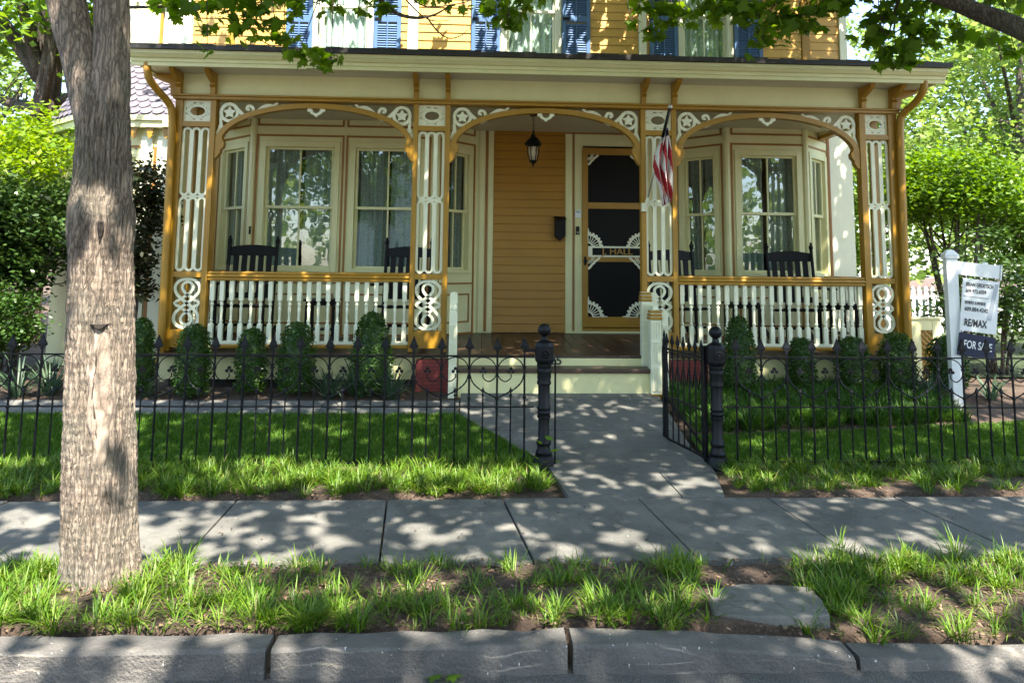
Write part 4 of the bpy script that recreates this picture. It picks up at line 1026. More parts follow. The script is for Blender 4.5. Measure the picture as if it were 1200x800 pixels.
# --- upper storey
YU = YW
ux = lambda px: PX(px, 40, YU)
zU0, zU1 = 4.30, 7.4
wins = [(368, 437.5), (587, 657.5), (794.5, 858.5)]
T, L = frame_of((ux(110), YU), (ux(990), YU))
uu = lambda px: ux(px)-ux(110)
zw0, zw1 = 4.46, 6.35
wall_with_openings(T, L, zU0, zU1, [(uu(a), uu(c), zw0, zw1) for a, c in wins]+[(uu(149), uu(169), zw0, zw1)], 'upper_wall', 'cream')
for a, c in wins+[(149, 169)]: window(T, uu(a), uu(c), zw0, zw1, .085, 'white', 'white', 'lace_sunlit')
for a, c in ((226, 269), (277, 335.5), (470, 478), (490, 552), (691.5, 748), (757.5, 760.5), (893, 938), (948, 982)):
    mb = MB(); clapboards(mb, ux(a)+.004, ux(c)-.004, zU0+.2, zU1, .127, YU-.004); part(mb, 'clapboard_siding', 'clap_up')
for a, c in ((478, 490), (748, 757), (982, 990.5), (194, 225)): part(MB().box(ux(a), ux(c), YU-.045, YU-.0005, zU0, zU1), 'corner_board', 'white', bevel=.004)
for a, c in ((938.5, 947.5), (269.5, 276.5), (188, 191.5)): part(MB().box(ux(a), ux(c), YU-.035, YU-.0005, zU0, zU1), 'corner_board', 'ochre', bevel=.004)
def shutter(px0, px1):
    x0, x1 = ux(px0), ux(px1); mb = MB(); y0, y1 = YU-.055, YU-.018; zb, zt = 4.42, 6.35; f = .055
    mb.box(x0, x0+f, y0, y1, zb, zt); mb.box(x1-f, x1, y0, y1, zb, zt)
    zm = PZ((px0+px1)/2, 24, YU)
    for a, c in ((zb, zb+.08), (zm-.04, zm+.04), (zt-.08, zt)): mb.box(x0+f, x1-f, y0+.002, y1-.002, a, c)
    c = (x0+x1)/2; mb.box(c-.008, c+.008, y0-.006, y0+.008, zb+.1, zt-.1)
    z = zb+.09
    while z < zt-.09:
        if not (zm-.075 < z < zm+.035):
            mb.hexa([(x0+f, y0+.004, z), (x1-f, y0+.004, z), (x1-f, y0+.010, z-.004), (x0+f, y0+.010, z-.004)],
                    [(x0+f, y1-.004, z+.042), (x1-f, y1-.004, z+.042), (x1-f, y1+.002, z+.038), (x0+f, y1+.002, z+.038)])
        z += .036
    o = part(mb, 'shutter', 'blue')
    part(MB().box(x0+f*.2, x0+f*2.0, y0-.010, y0-.001, zm-.02, zm+.02), 'hinge', 'iron', o)
    return o
for a, c in ((336, 366.5), (438.5, 470), (552.5, 586), (658.5, 691), (761, 793.5), (859.5, 892)): shutter(a, c)
# shell behind: side walls, back, roof
mb = MB().box(ux(110), ux(110)+.12, YU+.121, 18, .2, zU1).box(ux(990)-.12, ux(990), YU+.121, 18, .2, zU1).box(ux(110), ux(990), 18, 18.12, .2, zU1)
mb.box(ux(110), Bp[0]-.66, YW, YW+.12, .2, zU0-.001); mb.box(Hp[0], ux(990), YW, YW+.12, .2, zU0-.001)
mb.box(Bp[0]-.66, Hp[0], YW+.001, YW+.12, zCeil+.031, zU0-.001)
part(mb, 'side_wall', 'clap_up')
x0, x1 = ux(110)-.4, ux(990)+.4; xm = (x0+x1)/2
mb = MB().box(x0, x1, YU-.5, 18.5, zU1+.001, zU1+.18)
mb.prism_yz([(YU-.55, zU1+.181), (18.55, zU1+.181), (14.3, zU1+2.2)], x0, x1)
part(mb, 'main_roof', 'slate')
mb = MB().box(Hp[0]+.002, ux(990)+.02, YW-.03, YW-.001, .3, zU0); part(mb, 'corner_board', 'white', bevel=.004)
part(MB().box(Hp[0]-.035, Hp[0]-.004, YW-.055, YW-.002, .6, zCeil), 'panel_trim', 'ochre_line')

# --- low side bay with fish-scale slate roof
ys = 10.0
sx = lambda px, Y=ys: PX(px, 150, Y)
zE = PZ(170, 136, ys-.12)
pl = [(sx(74, YW), YW-.002), (sx(103), ys), (sx(204), ys), (sx(222), YW-.002)]
mb = MB(); zb_ = .2
for i in range(3):
    T, L = frame_of(pl[i], pl[i+1])
    if i == 1: ops = [(L*.44, L*.63, 1.4, PZ(150, 180, ys))]
    else: ops = []
    x = 0
    for (u0, u1, a, c) in ops:
        mb.box(x, u0, 0, .1, zb_, zE, T); mb.box(u0, u1, 0, .1, zb_, a, T); mb.box(u0, u1, 0, .1, c, zE, T); x = u1
    mb.box(x, L, 0, .1, zb_, zE, T)
sb = part(mb, 'side_bay', 'cream')
T, L = frame_of(pl[1], pl[2])
window(T, L*.44, L*.63, 1.4, PZ(150, 180, ys), .05)
mb = MB(); u = lambda px: sx(px)-pl[1][0]
for a in (138.5, 182.5): mb.box(u(a), u(a+3.5), -.015, -.001, .3, PZ(160, 172, ys), T)
mb.box(u(150), u(182), -.014, -.001, PZ(160, 173, ys), PZ(160, 170.5, ys), T)
part(mb, 'panel_trim', 'ochre_line', sb)
for a, c in ((168, 181), (187, 203)): part(MB().box(u(a), u(c), -.03, -.001, .3, PZ(160, 160, ys), T), 'corner_board', 'white', sb)
mb = MB()                                              # cornice board and its drop ornaments
ex = [(sx(64, YW), YW-.14), (sx(97), ys-.16), (sx(210), ys-.16), (sx(224, YW), YW-.14)]
for i in range(3):
    Tc, Lc = frame_of(ex[i], ex[i+1]); zt = zE+.01; h = PZ(170, 136, ys)-PZ(170, 150, ys)
    mb.box(0, Lc, 0, .12, zt-h*.45, zt, Tc); mb.box(0, Lc, .03, .15, zt-h, zt-h*.45, Tc)
part(mb, 'cornice', 'cream', sb, bevel=.006)
mb = MB(); Tc, Lc = frame_of((ex[1][0], ys-.10), (ex[2][0], ys-.10)); k = 0; x = .08
while x < Lc-.05:
    z = PZ(170, 151, ys)
    poly = [(-.085, 0), (.085, 0), (.08, -.03), (.05, -.05), (.07, -.085), (.04, -.11), (.055, -.14), (0, -.20), (-.055, -.14), (-.04, -.11), (-.07, -.085), (-.05, -.05), (-.08, -.03)]
    part(MB().prism([(x+q*.62, z+r_*.75) for q, r_ in poly], 0, .022, Tc), 'drop_ornament', 'ochre', sb); x += .21
# slates: rows of rounded tiles on three faces
VV = []
topz = zE+.92
ins = [(sx(110, YW), YW+.02), (sx(112), YW+.02), (sx(215), YW+.02), (sx(220), YW+.02)]
faces = [((ex[0], ex[1]), (ins[0], ins[1])), ((ex[1], ex[2]), (ins[1], ins[2])), ((ex[2], ex[3]), (ins[2], ins[3]))]
bmr = MB()
for (e0, e1), (t0, t1) in faces:
    bmr.add([(e0[0], e0[1], zE+.01), (e1[0], e1[1], zE+.01), (t1[0], t1[1], topz), (t0[0], t0[1], topz)], [(0, 1, 2, 3)])
    rows_ = 9
    for r_ in range(rows_):
        f0 = r_/rows_; f1 = (r_+1.35)/rows_
        p0 = np.array([*e0, zE+.012])*(1-f0)+np.array([*t0, topz+.002])*f0; p1 = np.array([*e1, zE+.012])*(1-f0)+np.array([*t1, topz+.002])*f0
        q0 = np.array([*e0, zE+.012])*(1-f1)+np.array([*t0, topz+.002])*f1; q1 = np.array([*e1, zE+.012])*(1-f1)+np.array([*t1, topz+.002])*f1
        Lr2 = np.linalg.norm(p1-p0); nt_ = max(1, int(Lr2/.15)); nrm = np.cross(p1-p0, q0-p0); nrm /= (np.linalg.norm(nrm) or 1)
        for k in range(-1, nt_+1):
            a = (k+(.5 if r_ % 2 else 0))/nt_; c = a+.97/nt_
            a, c = max(0, a), min(1, c)
            if c-a < .02: continue
            P = lambda s, f: (p0+(p1-p0)*s)*(1-f)+(q0+(q1-q0)*s)*f
            up_ = nrm*(.020 if True else 0)
            pts = [P(a, .42)+up_*.9, P(a+(c-a)*.08, .18)+up_, P(a+(c-a)*.28, .04)+up_, P((a+c)/2, 0)+up_, P(a+(c-a)*.72, .04)+up_, P(a+(c-a)*.92, .18)+up_, P(c, .42)+up_*.9, P(c, 1)+up_*.1, P(a, 1)+up_*.1]
            VV += pts
part(bmr, 'roof', 'slate', sb)
o = np_mesh('slate_covering', np.array(VV), 9, 'slate'); place(o, sb)

# --- downspouts
for path in (((172, 74, 8.2), (174, 90, 8.2), (183, 104, 8.3), (197, 120, 8.45), (201.5, 135, 8.5), (200, 180, 8.5), (194, 300, 8.5), (189, 395, 8.5), (187, 425, 8.5)),
             ((1083, 96, 8.2), (1082, 106, 8.2), (1073, 120, 8.32), (1059, 133, 8.46), (1055, 146, 8.5), (1056.5, 200, 8.5), (1061, 320, 8.5), (1065, 410, 8.5), (1066, 430, 8.5))):
    pts = [(*[onY(x, y, Y)[0]], Y, onY(x, y, Y)[1]) for x, y, Y in path]
    mb = MB().tube(smooth_path(pts, 5), .042, 10); o = part(mb, 'downspout', 'ochre', smooth=True, auto=50)
    mb = MB()
    for zz in (3.2, 1.9, .8):
        pass
# --- things fixed to or hanging from the house
# lantern
Yl = 9.4
lx, lz = onY(625, 155, Yl)
lan = empty('lantern', (lx, Yl, PZ(625, 196, Yl)), 'black hanging lantern on a chain under the porch ceiling in front of the ochre clapboards', 'lantern')
u_ = Yl/F_PX
zz = lambda y: (196-y)*u_
mb = MB()
mb.lathe([(.004, zz(196)), (.014, zz(193.5)), (.008, zz(192)), (.04, zz(190.5)), (.05, zz(188))], seg=12)
for k in range(6):
    a = 2*PI*k/6; mb.tube([(.045*math.cos(a), .045*math.sin(a), zz(189)), (.07*math.cos(a), .07*math.sin(a), zz(180)), (.075*math.cos(a), .075*math.sin(a), zz(171))], .006, 6)
mb.lathe([(.078, zz(171.5)), (.112, zz(169)), (.108, zz(167.5)), (.075, zz(163)), (.045, zz(160.5)), (.022, zz(159)), (.03, zz(157.5)), (.012, zz(155.5)), (.008, zz(152))], seg=14)
mb.build('lantern_frame', 'iron', lan, smooth=True, auto=40)
MB().lathe([(.036, zz(188)), (.058, zz(180)), (.064, zz(172))], seg=14).build('glass_shade', 'bulbglass', lan, smooth=True)
mb = MB(); z = zz(152); k = 0; top = zCeil-PZ(625, 196, Yl)
while z < top-.02:
    T2 = Matrix.Translation((0, 0, z+.016)) @ Matrix.Rotation(PI/2*(k % 2), 4, 'Z')
    mb.tube([(.008*math.cos(2*PI*j/8), 0, .018*math.sin(2*PI*j/8)) for j in range(8)], .003, 5, True, T2); z += .028; k += 1
mb.lathe([(.05, top-.02), (.05, top)], seg=12)
mb.build('chain', 'iron', lan, smooth=True, auto=40)
# wall mail box, door bell, intercom
zf = lambda y: PZ(656, y, YW-.06)
a, c = PX(650, 268, YW-.08), PX(662.5, 268, YW-.08)
mb = MB(); xm = (a+c)/2
mb.prism([(a, zf(258)), (a, zf(277)), (xm, zf(282.5)), (c, zf(277)), (c, zf(258))][::-1], YW-.11, YW-.017)
o = recalc(mb.build('mailbox', 'black', bevel=.006)); setp(o, 'small black wall mailbox with a pointed bottom on the ochre clapboards', 'mailbox')
MB().prism_yz([(YW-.125, zf(258)), (YW-.017, zf(254.5)), (YW-.017, zf(253.5)), (YW-.13, zf(257))], a-.008, c+.008).build('lid', 'black', o)
a, c = PX(675, 270, YW-.04), PX(679, 270, YW-.04)
o = MB().box(a, c, YW-.045, YW-.0205, PZ(677, 275, YW), PZ(677, 265.5, YW)).build('doorbell', 'iron', bevel=.004); setp(o, 'slim black doorbell beside the screen door', 'doorbell')
MB().ball(((a+c)/2, YW-.045, PZ(677, 272.5, YW)), .012, 8, (1, .4, 1)).build('button', 'steel', o)
a, c = PX(674, 250, YW-.04), PX(681, 250, YW-.04)
o = MB().box(a, c, YW-.04, YW-.0205, PZ(677, 255.5, YW), PZ(677, 246, YW)).build('keypad', 'signwhite', bevel=.004); setp(o, 'small white keypad above the black doorbell', 'keypad')
MB().box(a+.012, c-.012, YW-.043, YW-.0405, PZ(677, 250, YW), PZ(677, 247, YW)).build('screen', 'greyprint', o)
# thermometer on the left bay corner
x, z = onY(293, 270, YB-.05)
o = MB().box(x-.012, x+.012, YB-.065, YB-.05, z-.05, z+.02).lathe([(.001, .02), (.02, .035), (.001, .06)], cx=x, cy=YB-.058, cz=z, seg=8).build('wall_hook', 'iron'); setp(o, 'small dark iron hook ornament on the left bay corner board', 'hook')
# flag on its pole at the third column
bx, bz = onY(756, 243, 8.52); tx_, tz = onY(784.5, 126, 8.25)
p0 = Vector((bx, 8.50, bz)); p1 = Vector((tx_, 8.22, tz))
fl = empty('flag', (bx, 8.52, bz), 'red and white striped flag furled on its pole at the column beside the door', 'flag')
I = Matrix.Translation((-bx, -8.52, -bz))
MB().tube([p0, p0+(p1-p0)*.72], .009, 8, mtx=I).build('pole', 'steel', fl, smooth=True)
MB().tube([p0+(p1-p0)*.70, p0+(p1-p0)*.985], [.019, .017], 8, mtx=I).build('pole_sleeve', 'iron', fl, smooth=True)
MB().ball(tuple(I @ p1), .028, 10).build('finial', 'steel', fl, smooth=True)
MB().box(bx-.045, bx+.02, 8.49, 8.548, bz-.05, bz+.05, I).tube([p0-(p1-p0)*.02, p0+(p1-p0)*.10], .02, 10, mtx=I).build('bracket', 'white', fl, bevel=.004)
Lp = [(779, 150), (774, 166), (768.5, 180), (766.5, 194), (770, 210), (773.5, 226), (776, 242)]
Rp = [(783, 150), (785, 163), (786.5, 178), (787.5, 195), (787.5, 212), (787.5, 228), (786, 236)]
nS, nT = 40, 26; vs = []; fs = []; mi = []
for j in range(nT+1):
    t = j/nT*6; i0 = min(5, int(t)); f = t-i0
    lx_ = Lp[i0][0]*(1-f)+Lp[i0+1][0]*f; ly_ = Lp[i0][1]*(1-f)+Lp[i0+1][1]*f
    rx_ = Rp[i0][0]*(1-f)+Rp[i0+1][0]*f; ry_ = Rp[i0][1]*(1-f)+Rp[i0+1][1]*f
    for i in range(nS+1):
        s_ = i/nS; Y = 8.32+.05*math.sin(s_*15+t*.7)*min(1, t*.5+.15)+.02*math.sin(s_*31+1)
        x, z = onY(lx_*(1-s_)+rx_*s_, ly_*(1-s_)+ry_*s_, 8.32); vs.append((x, Y, z))
for j in range(nT):
    for i in range(nS):
        fs.append((j*(nS+1)+i, j*(nS+1)+i+1, (j+1)*(nS+1)+i+1, (j+1)*(nS+1)+i))
        v = (i/nS*6.2-j/nT*3.4+40); mi.append(0 if int(v) % 2 == 0 else 1)
        if j < 3 and i > 14: mi[-1] = 2
mb = MB().add(vs, fs, I); cl_ = mb.build('cloth', 'redflag', fl, smooth=True)
cl_.data.materials.append(M['whiteflag']); cl_.data.materials.append(M['navy'])
cl_.data.polygons.foreach_set('material_index', mi)
sm = cl_.modifiers.new('thick', 'SOLIDIFY'); sm.thickness = .003
# rocking chairs
def rocker(label):
    t = empty('rocking_chair', (0, 0, 0), label, 'rocking chair', 'black rocking chairs on the porch')
    mb = MB()
    for k in range(6): mb.box(-.26, .26, -.27+.085*k, -.195+.085*k, .40+.006*k*-1, .425-.006*k)
    mb.build('seat', 'black', t, bevel=.004)
    for s in (-1, 1):
        mb = MB().tube([(s*.285, .20, .06), (s*.285, .24, .42), (s*.29, .36, 1.06)], [.021, .023, .021], 8)
        mb.lathe([(.016, 0), (.027, .018), (.030, .035), (.022, .055), (.012, .062), (.018, .072), (.001, .095)], cx=s*.29, cy=.362, cz=1.055, seg=10)
        mb.build('back_post', 'black', t, smooth=True, auto=45)
        MB().tube([(s*.27, -.25, .05), (s*.27, -.25, .62)], [.022, .02], 8).build('front_leg', 'black', t, smooth=True, auto=45)
        MB().box(s*.285-.045, s*.285+.045, -.31, .27, .62, .645).build('armrest', 'black', t, bevel=.008)
        MB().ribbon([(-.46+.98*k/12, .012+.10*((k-5.5)/6)**2*1.0) for k in range(13)], .04, -.018, .018, mtx=Matrix(((0, 1, 0, s*.28), (1, 0, 0, 0), (0, 0, 1, .01), (0, 0, 0, 1)))).build('rocker_runner', 'black', t)
    arch = [(-.27+.54*k/10, .095+.025*math.sin(PI*k/10)) for k in range(11)]
    T = Matrix.Translation((0, .335, .93)) @ Matrix.Rotation(R(-11), 4, 'X')
    MB().prism([(-.27, 0), (.27, 0)]+arch[::-1], 0, .024, T).build('crest_rail', 'black', t, bevel=.004)
    T2 = Matrix.Translation((0, .262, .47)) @ Matrix.Rotation(R(-9.5), 4, 'X')
    MB().box(-.27, .27, 0, .024, 0, .06, T2).build('lower_rail', 'black', t)
    for k in range(5):
        x = -.2+.1*k; MB().box(x-.034, x+.034, .004, .018, .05, .49, T2).build('back_slat', 'black', t, bevel=.003)
    for z, yy in ((.22, -.25), (.18, .215)): MB().tube([(-.27, yy, z), (.27, yy, z)], .012, 6).build('stretcher', 'black', t)
    return t
ch0 = rocker('black slatted rocking chair at the left end of the porch, beside the corner column')
spots = [(289, 9.15, 4, None), (473, 9.15, -6, 'black rocking chair behind the second column, half hidden by its fretwork'),
         (797, 9.15, 5, 'black rocking chair behind the column just right of the door'), (937, 9.15, -3, 'black rocking chair in front of the middle window of the right bay')]
for px, Y, rz, lab in spots:
    c = ch0 if lab is None else copy_tree(ch0)
    c.location = (PX(px, 300, Y), Y, FT(Y)+.10); c.rotation_euler = (0, 0, R(rz))
    if lab: c['label'] = lab
ch0.location = (PX(289, 300, 9.15), 9.15, FT(9.15)+.10)
for c in COL.objects:
    if c.name.startswith('rocking_chair'): c.location.z = FT(9.15)+.012; c.scale = (1, 1, 1.14)
def side_table(label):
    t = empty('side_table', (0, 0, 0), label, 'table', 'black side tables between the porch chairs')
    MB().box(-.20, .20, -.20, .20, .52, .545).build('table_top', 'black', t, bevel=.004)
    MB().box(-.17, .17, -.17, .17, .47, .5195).build('apron', 'black', t)
    for sx_ in (-1, 1):
        for sy_ in (-1, 1): MB().box(sx_*.16-.018, sx_*.16+.018, sy_*.16-.018, sy_*.16+.018, 0, .4695).build('leg', 'black', t)
    for k in range(3): MB().box(-.15, .15, -.12+.09*k, -.06+.09*k, .17, .185).build('shelf_slat', 'black', t)
    return t
t0 = side_table('small black side table seen through the left railing between two rocking chairs')
for px, Y, lab in ((378, 9.3, None), (870, 9.3, 'small black side table behind the right railing, left of the rocking chair'), (982, 9.25, 'small black side table at the right end of the porch')):
    c = t0 if lab is None else copy_tree(t0)
    c.location = (PX(px, 370, Y), Y, FT(Y)+.001)
    if lab: c['label'] = lab
# ------------------------------------------------------------------ iron fence, gate posts, gate
FY = 6.15
fz = lambda y: PZ(400, y, FY)
fzT, fzM, fzB, fzTip = fz(416.2), fz(476.3), fz(542), fz(393)
def spear_head(mb, x, y, z, s=1.0, T=None):           # flattened leaf-shaped point standing on z
    prof = [(-.0, 0), (.010, .0), (.014, .012), (.010, .018), (.034, .034), (.038, .044), (.027, .062), (.020, .080), (.011, .100), (0, .128)]
    pl = [(x+a*s, z+b*s) for a, b in prof]+[(x-a*s, z+b*s) for a, b in prof[-2:0:-1]]
    mb.prism(pl, y-.006, y+.006, T)
    mb.hexa([(x-.030*s, y-.011, z+.044*s), (x+.030*s, y-.011, z+.044*s), (x+.030*s, y+.011, z+.044*s), (x-.030*s, y+.011, z+.044*s)],
            [(x-.002, y-.002, z+.118*s), (x+.002, y-.002, z+.118*s), (x+.002, y+.002, z+.118*s), (x-.002, y+.002, z+.118*s)], T)
def trefoil(mb, x, y, z, s=1.0, T=None):
    for a, b in ((0, .022), (-.015, .002), (.015, .002)):
        mb.prism([(x+a*s+.0125*s*math.cos(2*PI*k/8), z+b*s+.0125*s*math.sin(2*PI*k/8)) for k in range(8)], y-.006, y+.006, T)
def iron_fence(label, spears, x_end0, x_end1, extra=()):
    f = empty('iron_fence', ((x_end0+x_end1)/2, FY, 0), label, 'fence')
    I = Matrix.Translation((-(x_end0+x_end1)/2, -FY, 0))
    for z, h, d in ((fzT, .011, .012), (fzM, .009, .011), (fzB, .010, .013)):
        MB().box(x_end0, x_end1, FY-d, FY+d, z-h/2, z+h/2, I).build('rail', 'iron', f)
    gap = abs(spears[1]-spears[0])
    for i, x in enumerate(spears):
        mb = MB(); zb = float(H(x, FY))-.02
        mb.tube([(x, FY, zb), (x, FY, fzTip-.115)], .0088, 7, mtx=I)
        for z in (fz(431), fz(466), fzM): mb.lathe([(.009, -.012), (.0155, -.007), (.0155, .007), (.009, .012)], x, FY, z, 8, I)
        spear_head(mb, x, FY, fzTip-.128, 1.0, I)
        o = mb.build('picket', 'iron', f); o.rotation_euler.y = random.uniform(-.004, .004)
    for i in range(len(spears)-1):
        x0, x1 = spears[i], spears[i+1]; xm = (x0+x1)/2; hw = (x1-x0)/2
        mb = MB(); zt = fz(456); mb.tube([(xm, FY, float(H(xm, FY))-.02), (xm, FY, zt-.02)], .0066, 6, mtx=I)
        spear_head(mb, xm, FY, zt-.03, .42, I); mb.lathe([(.007, -.008), (.012, -.004), (.012, .004), (.007, .008)], xm, FY, zt-.045, 8, I)
        mb.build('short_picket', 'iron', f)
        mb = MB()
        rr = hw*.96; zc_ = fzT-.010-rr
        mb.tube([(xm-rr*math.cos(PI*k/12), FY, zc_+rr*math.sin(PI*k/12)) for k in range(13)], .0048, 6, mtx=I)
        s = 1 if i % 2 == 0 else -1; xo = x0 if s > 0 else x1      # low hook with a trefoil bud, and the long twisted stay of the heart
        xi = x1 if s > 0 else x0
        hk = smooth_path([(xi, FY, zc_), (xi-s*hw*.16, FY, zc_-.055), (xi-s*hw*.6, FY, zc_-.085), (xm, FY, zc_-.055), (xm, FY, zc_-.022)], 4)
        mb.tube(hk, .0048, 6, mtx=I); trefoil(mb, xm, FY, zc_-.008, 1.15, I)
        st = smooth_path([(xo, FY, zc_), (xo+s*hw*.22, FY, zc_-.085), (xo+s*hw*.75, FY, zc_-.145), (xi-s*hw*.5, FY, fz(462)), (xi, FY, fz(466))], 5)
        mb.tube(st, [.0052+.0018*(k % 2) for k in range(len(st))], 6, mtx=I)
        mb.build('scroll', 'iron', f)
    for (xa, ya_, z0, z1) in extra: MB().tube([(xa, ya_, z0), (xa, ya_, z1)], .010, 8, mtx=I).build('brace', 'iron', f)
    return f
fxL = lambda px: PX(px, 420, FY)
p0, pit = fxL(615), (fxL(615)-fxL(286))/10
sp = [p0-pit*k for k in range(23)][::-1]
iron_fence('black iron fence with spear pickets left of the garden gate', sp, sp[0]-.1, fxL(626), ((fxL(284), FY+.05, 0, fz(455)), (fxL(630), FY+.02, 0, .02)))
p0, pit = fxL(862), (fxL(1040)-fxL(862))/6
sp = [p0+pit*k for k in range(20)]
iron_fence('black iron fence with spear pickets right of the garden gate', sp, fxL(848), sp[-1]+.1)
def gate_post(px, ytop, ybot, label, rod):
    k = FY/F_PX; x = PX(px, ybot, FY); z0 = PZ(px, ybot, FY); t = empty('gate_post', (x, FY, z0), label, 'gate post', 'iron gate posts')
    h = lambda y: (ybot-y)*k*1.003
    y = lambda v: h(ytop+v)                            # v px below the ball top
    mb = MB()
    mb.lathe([(.085, -.05), (.085, y(151)), (.075, y(149)), (.075, y(147))], seg=8, rot=PI/8)
    mb.lathe([(.062, y(147)), (.066, y(144)), (.055, y(141)), (.052, y(137)), (.060, y(135)), (.060, y(132)), (.046, y(129)), (.045, y(107)), (.055, y(106)), (.055, y(103.5)), (.049, y(103)), (.055, y(100)), (.049, y(98)), (.055, y(96)), (.055, y(94)), (.047, y(92)), (.049, y(70)), (.058, y(68.5)), (.058, y(66)), (.053, y(64)), (.058, y(61)), (.055, y(58)), (.061, y(55)), (.061, y(52.5)), (.055, y(51)), (.060, y(48)), (.060, y(46))], seg=24)
    mb.build('shaft', 'iron', t, smooth=True, auto=35)
    mb = MB().lathe([(.052, y(46.5)), (.076, y(43)), (.080, y(41)), (.080, y(26)), (.070, y(22)), (.030, y(19)), (.026, y(15))], seg=8, rot=PI/8)
    mb.build('octagon_head', 'iron', t, bevel=.004)
    mb = MB()
    T = Matrix.Translation((0, -.074, y(33.5))) @ Matrix.Rotation(PI/2, 4, 'X')
    mb.lathe([(.038, 0), (.038, .010), (.030, .012), (.028, .004), (.014, .004), (.012, .014), (.003, .016)], seg=16, mtx=T)
    for q in range(8):
        a = 2*PI*q/8; mb.ball((.022*math.cos(a), -.080, y(33.5)+.022*math.sin(a)), .006, 5)
    mb.build('rosette', 'iron', t, smooth=True, auto=50)
    MB().ball((0, 0, y(7.8)), .053, 16).build('ball_finial', 'iron', t, smooth=True)
    if rod:
        MB().tube([(.095, .03, .02), (.095, .03, y(42)), (.05, .03, y(42))], .008, 8).build('latch_rod', 'iron', t)
        MB().box(-.15, -.06, -.012, .012, y(33), y(29)).build('hinge', 'iron', t)
    return t
gate_post(637, 386.5, 548, 'black cast iron gate post with a green seedling growing at its foot', True)
gate_post(841.5, 388, 553, 'black cast iron gate post on which the open garden gate hangs', False)
# the gate, open into the garden
gx0, gy0 = PX(828, 480, 6.17), 6.20
gx1, gy1 = PX(780, 460, 6.92), 6.95
gt = empty('gate', (gx0, gy0, 0), 'open black iron garden gate swung in towards the steps', 'gate', rz=math.atan2(gy1-gy0, gx1-gx0))
GL = math.hypot(gx1-gx0, gy1-gy0); zb_, zm_, zt_ = .055, .43, .86
MB().box(-.012, .012, -.014, .014, zb_-.03, zt_+.10).build('hinge_stile', 'iron', gt)
mb = MB().box(GL-.016, GL+.016, -.016, .016, zb_-.02, zt_+.02); mb.lathe([(.018, 0), (.020, .05), (.012, .08), (.014, .10), (.001, .16)], cx=GL, cz=zt_+.02, seg=8); mb.build('latch_stile', 'iron', gt)
for z in (zb_, zm_, zt_): MB().box(.012, GL-.016, -.009, .009, z-.008, z+.008).build('rail', 'iron', gt)
n = 7
for k in range(n):
    x = GL*(k+.5)/n; mb = MB().tube([(x, 0, zb_), (x, 0, zt_+.04)], .0075, 6); spear_head(mb, x, 0, zt_+.03, .85); mb.build('picket', 'iron', gt)
for k in range(n-1):
    x0, x1 = GL*(k+.5)/n, GL*(k+1.5)/n; r = (x1-x0)/2*.95; xm = (x0+x1)/2
    mb = MB().tube([(xm-r*math.cos(PI*q/8), 0, zt_-.02-r+r*math.sin(PI*q/8)) for q in range(9)], .005, 5)
    mb.tube([(x0, 0, zt_-.09), (x0+r*.7, 0, zt_-.20), (xm, 0, zt_-.28), (x1-r*.5, 0, zt_-.20), (x1, 0, zt_-.09)], .005, 5); mb.build('scroll', 'iron', gt)
MB().tube([(GL-.02, -.012, zm_-.03), (.02, -.012, zb_+.06)], .011, 6).build('brace', 'iron', gt)
# ------------------------------------------------------------------ the sale sign
SY = 7.75
sx0, sz0 = onY(1122.5, 478, SY); kS = SY/F_PX
sg = empty('sale_sign', (sx0, SY, float(H(sx0, SY))), 'white wooden sale sign post with a hanging agent board reading FOR SALE', 'sign', rz=R(-14))
z0 = float(H(sx0, SY)); zz = lambda y: PZ(1118, y, SY)-z0
w2 = .056
mb = MB().box(-w2, w2, -w2, w2, -.05, zz(303)); mb.build('post', 'signwhite', sg, bevel=.005)
mb = MB().box(-w2-.014, w2+.014, -w2-.014, w2+.014, zz(303)+.001, zz(299)); mb.hexa([(-w2-.014, -w2-.014, zz(299)), (w2+.014, -w2-.014, zz(299)), (w2+.014, w2+.014, zz(299)), (-w2-.014, w2+.014, zz(299))], [(-.03, -.03, zz(293)), (.03, -.03, zz(293)), (.03, .03, zz(293)), (-.03, .03, zz(293))])
mb.build('post_cap', 'signwhite', sg, bevel=.003)
# the arm and board swing out towards the right and sag
Ta = Matrix.Translation((w2, 0, zz(313.5))) @ Matrix.Rotation(R(6.5), 4, 'Y')
aw = (PX(1163, 320, SY)-sx0-w2)*1.0
mb = MB().box(-.002, aw, -.045, .045, -.072, .068, Ta); mb.build('arm', 'signwhite', sg, bevel=.004)
mb = MB().box(aw+.001, aw+.016, -.055, .055, -.085, .078, Ta).box(aw*.62, aw*.74, -.012, .012, .069, .09, Ta); mb.build('arm_cap', 'signwhite', sg, bevel=.003)
Tb = Matrix.Translation((w2+.034, -.078, zz(323)-.022)) @ Matrix.Rotation(R(6.5), 4, 'Y')
bw = aw-.06; bh_ = (381-319.5)*kS
mb = MB().box(0, bw, -.006, .006, -bh_, 0, Tb); brd = mb.build('agent_board', 'signwhite', sg, bevel=.002)
for u_ in (.04, bw-.05): MB().tube([(u_, 0, -.012), (u_, 0, .035)], .004, 6, mtx=Tb).build('hook', 'iron', sg)
def fit(t, wd):
    xs = [v.co.x for v in t.data.vertices]; k = wd/(max(xs)-min(xs))
    for v in t.data.vertices: v.co.x *= k
    return t
def put(text, size, u_, v_, mat, bold=.0, wd=1.0, y=-.0085):
    t = fit(text_mesh(text, size, mat, 'lettering', .0008, bold), wd*bw); t.parent = brd
    t.matrix_local = Tb @ Matrix.Translation((u_+.012, y, v_)); return t
put('BRIAN GROETSCH', .056, bw*.43, -bh_*.11, 'ink', .0010, .74)
put('609.972.6039', .054, bw*.34, -bh_*.235, 'ink', .0008, .56)
